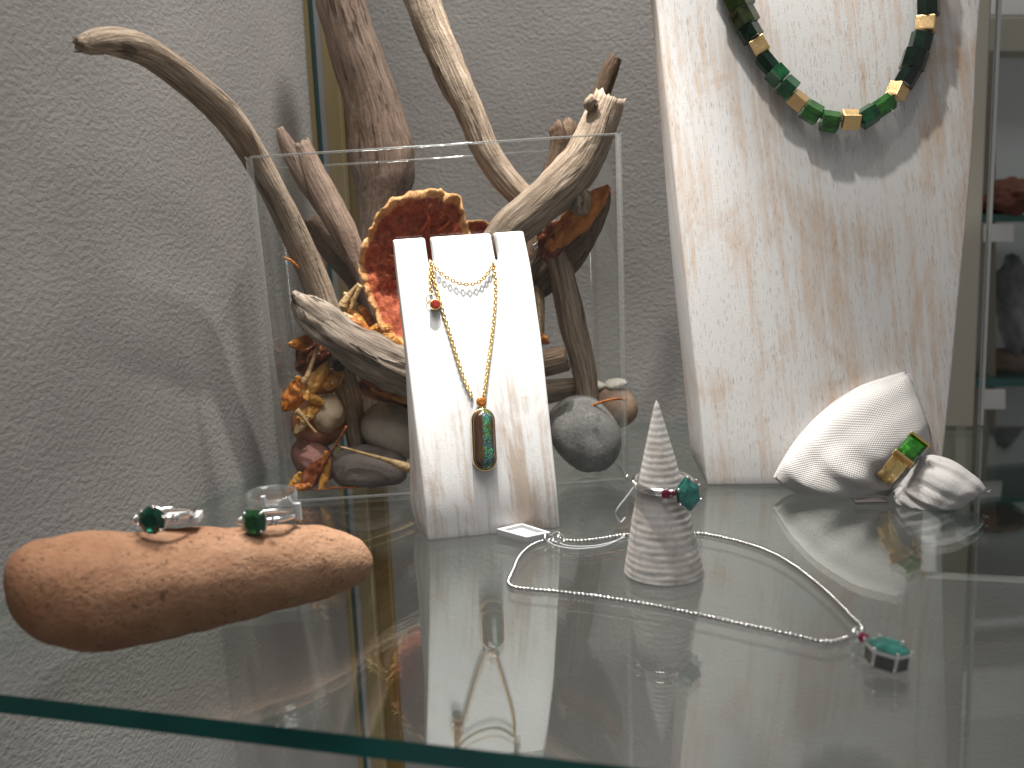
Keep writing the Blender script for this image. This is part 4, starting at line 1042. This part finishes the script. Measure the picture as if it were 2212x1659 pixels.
# clear band round the right ring
c = P(590, 1105, stone_Y(590) + 0.004)
cl_ = empty('clear_band', c, 'clear plastic tag loop standing behind the right ring on the long stone', 'tag')
vs = []; fs = []
for k in range(36):
    a = 2 * math.pi * k / 36
    for rr, z in ((0.0088, -0.0045), (0.0088, 0.0035), (0.0080, 0.0035), (0.0080, -0.0045)): vs.append((math.cos(a) * rr, math.sin(a) * rr * 0.85, z))
for k in range(36):
    for j in range(4):
        k2, j2 = (k + 1) % 36, (j + 1) % 4; fs.append((k * 4 + j, k2 * 4 + j, k2 * 4 + j2, k * 4 + j2))
me = mesh('loop', vs, fs); fix_normals(me)
CLEARB = m_clear('clear_plastic', (0.93, 0.94, 0.95), 0.10, 0.9, 0.05)
child('loop', me, CLEARB, cl_, c + Vector((0, 0, 0.0035)), (1, 0.1, 0), (0.02, -0.12, 1), True)
child('clasp', box_mesh('clasp', (0, 0, 0), (0.0012, 0, 0), (0, 0.0008, 0), (0, 0, 0.003)), CARD, cl_, c + Vector((0.0088, -0.001, 0.000)), (1, 0, 0), (0, 0, 1))
child('clasp', box_mesh('clasp', (0, 0, 0), (0.0007, 0, 0), (0, 0.0009, 0), (0, 0, 0.0018)), CARD, cl_, c + Vector((-0.001, -0.0075, 0.006)), (1, 0, 0), (0, 0, 1))

# ------------------------------------------------------------------ turned ring cone with its ring
cb = G(1435, 1238); cb.z = 0
ax_top = P(1418, 866, cb.y + 0.001); CH = ax_top.z
lean = Vector((ax_top.x - cb.x, ax_top.y - cb.y, 0)) / CH
RB_ = 90 * mpp(cb.y)
vs = []; fs = []; gr = []; NR, NSg = 150, 44
random.seed(7)
for i in range(NR + 1):
    t = i / NR; z = CH * t
    base_r = RB_ * (1 - t) * 0.985 + RB_ * 0.05 * math.sin(math.pi * t) + 0.0004
    if t > 0.965: base_r *= math.sqrt(max(0.0, 1 - ((t - 0.965) / 0.035) ** 2))
    if t < 0.012: base_r *= 0.975 + 0.025 * t / 0.012
    gv = math.sin(t * 2 * math.pi * 27 + 0.8 * math.sin(t * 9)) 
    base_r += 0.00004 * gv * (0.5 + nz(t * 21, 0.3, 0)) * (1 - 0.55 * t)
    for k in range(NSg):
        a = 2 * math.pi * k / NSg
        f = 1 + 0.012 * nz(math.cos(a) * 2, math.sin(a) * 2, t * 30)
        vs.append((math.cos(a) * base_r * f + lean.x * z, math.sin(a) * base_r * f + lean.y * z, z)); gr.append((math.cos(a) * 0.6 + gv * 0.0, math.sin(a) * .6, t))
for i in range(NR):
    for k in range(NSg):
        k2 = (k + 1) % NSg; fs.append((i * NSg + k, i * NSg + k2, (i + 1) * NSg + k2, (i + 1) * NSg + k))
fs += [tuple(reversed(range(NSg))), tuple(NR * NSg + k for k in range(NSg))]
def m_cone():
    a = N('limed_turned_wood'); g = a.coord(attr='grain'); v = a.coord()
    t = a.n('SeparateXYZ', {0: g}).outputs[2]
    ph = a.math('ADD', a.math('MULTIPLY', t, 2 * math.pi * 27), a.math('ADD', a.math('MULTIPLY', a.math('SINE', a.math('MULTIPLY', t, 9.0)), 0.8), a.math('MULTIPLY', a.noise(v, 90, 2), 1.3)))
    gv = a.math('SINE', ph); n1 = a.noise(v, 380, 4, 0.6); n2 = a.noise(v, 120, 3)
    gk = a.math('ADD', a.math('MULTIPLY', gv, -0.33), a.math('MULTIPLY', a.math('SUBTRACT', n1, 0.5), 3.2))
    col = a.mix(a.ramp(a.math('ADD', gk, 0.1), [(0.15, 0), (1.0, 0.6)]), (0.64, 0.62, 0.60), (0.42, 0.34, 0.27))
    col = a.mix(a.ramp(n2, [(0.5, 0), (0.75, 0.45)]), col, (0.38, 0.29, 0.21))
    return a.done(a.bsdf(Base_Color=col, Roughness=0.7, Specular_IOR_Level=0.25, Normal=a.bump(a.math('ADD', a.math('MULTIPLY', gv, 0.16), n1), 0.00025, 0.6)))
me = mesh('ring_cone', vs, fs, gr); fix_normals(me)
cone = link('ring_cone', me, m_cone()); cone.location = cb + Vector((0, 0, 0.0002))
tag(cone, 'white limed turned wooden cone standing on the shelf', 'ring holder')

rc = P(1432, 1042, cb.y + 0.001); Rr = 0.0105
r_ = empty('gem_ring', rc, 'white gold ring with hexagonal teal emerald and rubies on the wooden cone', 'ring')
upv = Vector((0.02, -0.10, 1)).normalized()
def polar(deg):                                # direction from the cone axis, 0 = towards the viewer, + = right
    d = Vector((math.sin(math.radians(deg)), -math.cos(math.radians(deg)), 0)); d = (d - upv * d.dot(upv)).normalized(); return d
xr = polar(90)
child('band', ring_mesh('band', Rr, 0.0011, 56, 10, 1.35), SILVER, r_, rc, xr, upv, True)
gd = polar(28); gside = upv.cross(gd).normalized()
gx = lambda deg, out: rc + polar(deg) * (Rr + out)
hexo = [(0, 0.0062), (0.0040, 0.0026), (0.0040, -0.0026), (0, -0.0062), (-0.0040, -0.0026), (-0.0040, 0.0026)]
gface = (gd + Vector((-0.15, -0.1, 0.12))).normalized()
upg = (Vector((-0.10, 0, 1)) - gface * Vector((-0.10, 0, 1)).dot(gface)).normalized()
child('gem', gem_mesh('gem', hexo, 0.62, 0.18, 0.35), TEALGEM, r_, gx(30, 0.0040), upg.cross(gface), gface)
me = gem_mesh('setting', [(x * 1.10, y * 1.10) for x, y in hexo], 0.97, 0.02, 0.4); child('setting', me, SILVER, r_, gx(30, 0.0028), upg.cross(gface), gface)
for x, y in hexo:
    p = gx(30, 0.0044) + upg.cross(gface) * x * 1.05 + upg * y * 1.05
    child('prong_tip', ball_mesh('prong_tip', 0.00055, 8), SILVER, r_, p, xr, upv, True)
for deg in (-4, 10, 62, 76):
    rr = 0.0018 if deg in (-4, 76) else 0.0012
    d = polar(deg); p = gx(deg, 0.0012)
    child('ruby', gem_mesh('ruby', ngon(10, rr), 0.6, 0.35, 0.4), RUBY, r_, p, upv.cross(d), d)
    for s in (-1, 1): child('prong_tip', ball_mesh('prong_tip', 0.0004, 8), SILVER, r_, p + upv * s * rr + d * 0.0003, xr, upv, True)
child('loop', ring_mesh('loop', 0.0014, 0.0004, 20, 6), SILVER, r_, gx(-84, 0.0003), (0, 1, 0), (1, -0.4, 0.2), True)
# thread of the tag
THREAD = m_plain('white_thread', (0.62, 0.64, 0.67), 0.6)
def thread(pl, Ys, name='thread', r=0.00022):
    pts = [P(x, y, Y) for (x, y), Y in zip(pl, Ys)]; cc = [Vector(q) for q in catmull(pts, 5)]
    return tube(name, cc, [r] * len(cc), 6)
th_ = link('tag_thread', thread([(1372, 1048), (1352, 1075), (1334, 1098), (1330, 1112), (1340, 1128), (1350, 1118)], [.332, .330, .328, .328, .328, .330]), THREAD)
tag(th_, 'loop of white thread hanging from the ring at the left of the cone', 'thread')

# ------------------------------------------------------------------ silver chain with pendant on the glass
cn = empty('silver_necklace', G(1300, 1290), 'white gold chain with teal emerald pendant lying in a loop on the glass', 'necklace')
def barrel(name, L_, R_):
    v_ = []; f_ = []; sd = 7; pr = ((-0.5, 0.45), (-0.28, 1.0), (0.28, 1.0), (0.5, 0.45))
    for x, q in pr:
        for k in range(sd): a = 2 * math.pi * k / sd; v_.append((x * L_, math.cos(a) * R_ * q, math.sin(a) * R_ * q))
    for a_ in range(3):
        for k in range(sd): k2 = (k + 1) % sd; f_.append((a_ * sd + k, a_ * sd + k2, (a_ + 1) * sd + k2, (a_ + 1) * sd + k))
    f_ += [tuple(reversed(range(sd))), tuple(3 * sd + k for k in range(sd))]
    m_ = mesh(name, v_, f_); fix_normals(m_); return m_
slink = barrel('link', 0.00158, 0.00086)
def on_glass(pl, z=0.0009, n=8): return [G(q[0], q[1], z) for q in catmull(pl, n)]
upn = [Vector((0, 0, 1))]
lk = 0
for pl in ([(1190, 1166), (1162, 1172), (1138, 1186), (1120, 1206), (1108, 1234), (1098, 1256), (1108, 1268), (1140, 1273), (1200, 1278), (1300, 1290), (1400, 1306), (1500, 1326), (1600, 1348), (1690, 1367), (1750, 1381), (1785, 1388), (1812, 1384), (1838, 1375)],
           [(1208, 1164), (1240, 1169), (1280, 1166), (1320, 1160), (1345, 1156), (1400, 1150), (1460, 1149), (1512, 1153), (1560, 1161), (1620, 1177), (1670, 1196), (1715, 1222), (1760, 1256), (1805, 1296), (1842, 1335), (1860, 1353), (1862, 1368)]):
    lk += chain(cn, on_glass(pl), upn, 0.00160, slink, CHAIN_METAL, (12, 37))
for (x, y, R_, ti) in ((1186, 1163, 0.0021, 30), (1200, 1160, 0.0023, -40), (1212, 1163, 0.0019, 60)):
    child('clasp_ring', ring_mesh('clasp_ring', R_, 0.0005, 22, 6), SILVER, cn, G(x, y, 0.0020), (1, 0, 0), (math.sin(math.radians(ti)), -0.6, 0.6), True)
bp = G(1850, 1372, 0.0022); child('bail', ring_mesh('bail', 0.0021, 0.0006, 22, 6, 1.2), SILVER, cn, bp, (1, 0, 0), (0.7, -0.7, 0.2), True)
child('ruby', gem_mesh('ruby', ngon(10, 0.0019), 0.6, 0.4, 0.4), RUBY, cn, G(1866, 1378, 0.0026), (1, 0, 0), (0.1, -0.6, 0.8))
child('bail_knob', ball_mesh('bail_knob', 0.0007, 10), SILVER, cn, G(1852, 1369, 0.0044), (1, 0, 0), (0, 0, 1), True)
pc = G(1919, 1397, 0.0066); pdn = Vector((0.10, -0.10, 1)).normalized(); pax = Vector((0.86, -0.5, -0.05)); pax = (pax - pdn * pax.dot(pdn)).normalized()
pside = pdn.cross(pax)
hexp = [(0.0062, 0.0), (0.0030, 0.0042), (-0.0030, 0.0042), (-0.0062, 0), (-0.0030, -0.0042), (0.0030, -0.0042)]
child('gem', gem_mesh('gem', hexp, 0.66, 0.22, 0.45), TEALGEM, cn, pc, pax, pdn)
def hexwall(out, z0, z1, t=0.82):
    n_ = len(out); v_ = []; f_ = []
    for sc, z in ((1, z1), (1, z0), (t, z0), (t, z1)):
        for x, y in out: v_.append((x * sc, y * sc, z))
    for k in range(4):
        for i in range(n_): j = (i + 1) % n_; k2 = (k + 1) % 4; f_.append((k * n_ + i, k * n_ + j, k2 * n_ + j, k2 * n_ + i))
    m_ = mesh('gallery', v_, f_); fix_normals(m_); return m_
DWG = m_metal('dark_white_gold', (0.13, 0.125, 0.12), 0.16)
child('gallery', hexwall([(x * 1.06, y * 1.06) for x, y in hexp], -0.0010, 0.0), SILVER, cn, pc, pax, pdn)
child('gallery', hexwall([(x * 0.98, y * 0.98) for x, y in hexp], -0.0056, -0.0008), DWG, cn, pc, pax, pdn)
for x, y in hexp:
    child('prong_tip', ball_mesh('prong_tip', 0.00055, 8), SILVER, cn, pc + pax * x * 1.05 + pside * y * 1.05 + pdn * 0.0004, pax, pdn, True)
    q = pc + pax * x * 1.0 + pside * y * 1.0; me = tube('prong', [q + pdn * 0.0003, q - pdn * 0.0056], [0.0005, 0.0005], 6)
    o = link('prong', me, SILVER, None); o.parent = cn; o.matrix_parent_inverse = Matrix.Translation(-cn.location)

# white price tag with raised border
def diamond_tag():
    co = [G(1071, 1143, 0.0035), G(1107, 1164, 0.0025), G(1189, 1151, 0.0028), G(1140, 1130, 0.0035)]
    co[1] = G(1137, 1160, 0.0030); co[0] = G(1072, 1142, 0.0034); co[2] = G(1190, 1149, 0.0034); co[3] = G(1126, 1129, 0.0040)
    c = sum(co, Vector()) / 4; ins = [c.lerp(p, 0.74) for p in co]; dn = Vector((0, 0, -0.0026))
    vs = co + ins + [p + dn * 0.6 for p in ins] + [p + dn for p in co]
    fs = []
    for i in range(4):
        j = (i + 1) % 4; fs += [(i, j, 4 + j, 4 + i), (4 + i, 4 + j, 8 + j, 8 + i), (i, 12 + i, 12 + j, j)]
    fs += [(8, 9, 10, 11), (15, 14, 13, 12)]
    vs = [Vector((v.x, v.y, max(v.z, 0.0004))) - c for v in vs]
    me = mesh('price_tag', vs, fs); fix_normals(me); o = link('price_tag', me, CARD, smooth=False); o.location = c; bevel(o, 0.00025, 2)
    tag(o, 'white framed lozenge tag on the glass at the foot of the small stand', 'price tag')
    me = bpy.data.meshes.new('print_mark')
    return o
diamond_tag()
for k, (pl, lab) in enumerate(((([(1180, 1158), (1205, 1172), (1240, 1180), (1290, 1178), (1330, 1168), (1350, 1160)]), 'upper white thread lying beside the chain from tag to cone'), (([(1178, 1163), (1200, 1178), (1245, 1185), (1300, 1180), (1335, 1166), (1352, 1152)]), 'lower white thread lying beside the chain from tag to cone'))):
    pts = [G(q[0], q[1], 0.0006 + 0.0004 * k) for q in catmull(pl, 6)]
    tag(link('tag_thread', tube('tag_thread', pts, [0.00018] * len(pts), 6), THREAD), lab, 'thread')

# ------------------------------------------------------------------ cloth bundle with the gold ring
CST = [  # top x,y, bottom x,y, half depth (m), bow px, depth Y
    (1953, 804, 1670, 1031, 0.0012, 46, .434), (1963, 822, 1676, 1040, 0.0070, 40, .433), (1974, 850, 1692, 1054, 0.0120, 32, .432), (1986, 885, 1725, 1068, 0.0155, 22, .430), (1996, 918, 1775, 1077, 0.0170, 12, .429), (2003, 946, 1830, 1084, 0.0150, 5, .431), (2003, 966, 1868, 1086, 0.0110, 0, .430), (1992, 982, 1896, 1080, 0.0075, -4, .426), (1982, 992, 1926, 1064, 0.0058, -4, .420), (1986, 994, 1932, 1066, 0.0058, -2, .415), (2008, 986, 1932, 1082, 0.0088, 0, .410), (2040, 993, 1950, 1097, 0.0112, 2, .407), (2070, 1006, 1973, 1110, 0.0118, 4, .404), (2096, 1022, 1998, 1118, 0.0108, 6, .402), (2116, 1038, 2022, 1122, 0.0090, 8, .400), (2130, 1058, 2046, 1116, 0.0045, 4, .399)]
cst = [tuple(q) for q in catmull(CST, 5)]
NC = 72; vs = []; fs = []; gr = []; n = len(cst); acc = 0.0; prev = None
neck_i = min(range(n), key=lambda i: math.hypot(cst[i][0] - cst[i][2], cst[i][1] - cst[i][3]) + (0 if 25 < i < 60 else 999))
for i, (tx, ty, bx_, by_, hd, bow, Y) in enumerate(cst):
    tp, bt = P(tx, ty, Y), P(bx_, by_, Y); c = (tp + bt) / 2; half = (tp - bt) / 2
    nxt = cst[min(i + 1, n - 1)]; pv = cst[max(i - 1, 0)]
    dax = P((nxt[0] + nxt[2]) / 2, (nxt[1] + nxt[3]) / 2, nxt[6]) - P((pv[0] + pv[2]) / 2, (pv[1] + pv[3]) / 2, pv[6]); dax.normalize()
    if prev is not None: acc += (c - prev).length
    prev = c; dn_ = abs(i - neck_i) / n
    fold = math.exp(-(dn_ / 0.20) ** 2) * 0.26 + 0.10
    for k in range(NC):
        a = 2 * math.pi * k / NC; u, v = math.cos(a), math.sin(a)
        sg = 1 if i < neck_i else -1
        wv = fold * (nz(u * 2.2 + 3, v * 2.2, 0.35 * sg + acc * 9) + 0.55 * nz(u * 5.2, v * 5.2 + 7, sg + acc * 14)) * (2.7 if i < neck_i else 1.7) * (1.0 if hd > 0.004 else 0.2)
        amp_ = 1 + wv
        q = c + half * u * (1 + wv * 0.30) + Vector((c.x, c.y, 0)).normalized() * (v * hd * amp_)
        q -= dax * (bow * mpp(Y)) * (1 - u * u)
        q += Vector((0, 0, 1)) * 0.0006 * nz(acc * 120, u * 3, v * 3)
        if q.z < 0.0004: q.z = 0.0004 + 0.02 * (0.0004 - q.z)
        vs.append(q); gr.append((a * 0.016, acc, 0))
CLc = P(1890, 1085, .42); CLc.z = 0
vs = [v - CLc for v in vs]
for i in range(n - 1):
    for k in range(NC):
        k2 = (k + 1) % NC; fs.append((i * NC + k, i * NC + k2, (i + 1) * NC + k2, (i + 1) * NC + k))
fs += [tuple(reversed(range(NC))), tuple((n - 1) * NC + k for k in range(NC))]
me = mesh('cloth_bundle', vs, fs, gr); fix_normals(me)
LINEN = m_cloth()
cloth = link('cloth_bundle', me, LINEN); cloth.location = CLc
tag(cloth, 'gathered white linen bundle pulled through a gold ring, before the tall stand', 'cloth')
random.seed(5)
for (x, y, nn_) in ((2130, 1062, 5), (2046, 1114, 6)):                      # frayed corners
    for k in range(nn_):
        a = random.uniform(0, 6.28); l = random.uniform(6, 13)
        pts = [P(x - 6, y + random.uniform(-4, 4), .402), P(x + 3 + 2 * math.cos(a), y + 2 * math.sin(a), .401), P(x + l * math.cos(a), y + l * math.sin(a), .400)]
        o = link('fray', tube('fray', pts, [0.00025, 0.0002, 0.0001], 5), LINEN, None); o.parent = cloth; o.matrix_parent_inverse = Matrix.Translation(-CLc)

gpt = P(1968, 970, .4035)                                     # middle of the green stone
tang = (CX * 0.72 + CY * 0.66 + FW * 0.30).normalized(); tp = CY * 0.52 - FW * 0.80 + CX * 0.10
tp = (tp - tang * tp.dot(tang)).normalized(); axd = tang.cross(tp)
R_g = 0.0112
gc = gpt - tp * (R_g + 0.0026)
gring = empty('gold_gem_ring', gc, 'wide hammered gold ring with bright green oblong stone around the linen bundle', 'ring')
vs = []; fs = []; SEG = 64
for i in range(SEG):
    a = 2 * math.pi * i / SEG; dirr = (math.cos(a), math.sin(a))        # 0 = towards the stone
    w_ = 0.0040; th = 0.0011
    for (rr, zz) in ((0, -w_), (th, -w_ * 0.9), (th * 1.25, 0), (th, w_ * 0.9), (0, w_)):
        hm = 0.0013 * nz(dirr[0] * 6, dirr[1] * 6, zz * 700) if math.cos(a) < 0.5 else 0
        vs.append((dirr[0] * (R_g + rr + hm), dirr[1] * (R_g + rr + hm), zz + 0.0009 * nz(dirr[0] * 3, dirr[1] * 3, 4)))
for i in range(SEG):
    for k in range(5):
        i2, k2 = (i + 1) % SEG, (k + 1) % 5; fs.append((i * 5 + k, i2 * 5 + k, i2 * 5 + k2, i * 5 + k2))
me = mesh('band', vs, fs); fix_normals(me)
child('band', me, m_metal('hammered_gold', (0.93, 0.66, 0.29), 0.2, 0.35), gring, gc, tp, axd, True)
rect = [(0.0050, 0.0030), (0.0046, 0.0037), (-0.0046, 0.0037), (-0.0050, 0.0030), (-0.0050, -0.0030), (-0.0046, -0.0037), (0.0046, -0.0037), (0.0050, -0.0030)]
child('gem', gem_mesh('gem', [(x * 1.08, y * 1.22) for x, y in rect], 0.66, 0.30, 0.5), BRIGHTGREEN, gring, gpt, tang, tp)
for s_ in (-1, 1):
    bevel(child('end_setting', box_mesh('end_setting', (0, 0, 0), (0.0007, 0, 0), (0, 0.0050, 0), (0, 0, 0.0024)), GOLD, gring, gpt + tang * s_ * 0.0061 - tp * 0.0004, tang, tp), 0.0004)
# little dark slip of paper under the bundle
tagbox(1880, 1084, G(1880, 1084).y, 0.0075, 0.003, 0.0004, -4, 'dark flat slip lying under the linen bundle', m_plain('dark_slip', (0.05, 0.04, 0.04), 0.6), 'tag_slip').location.z = 0.0006
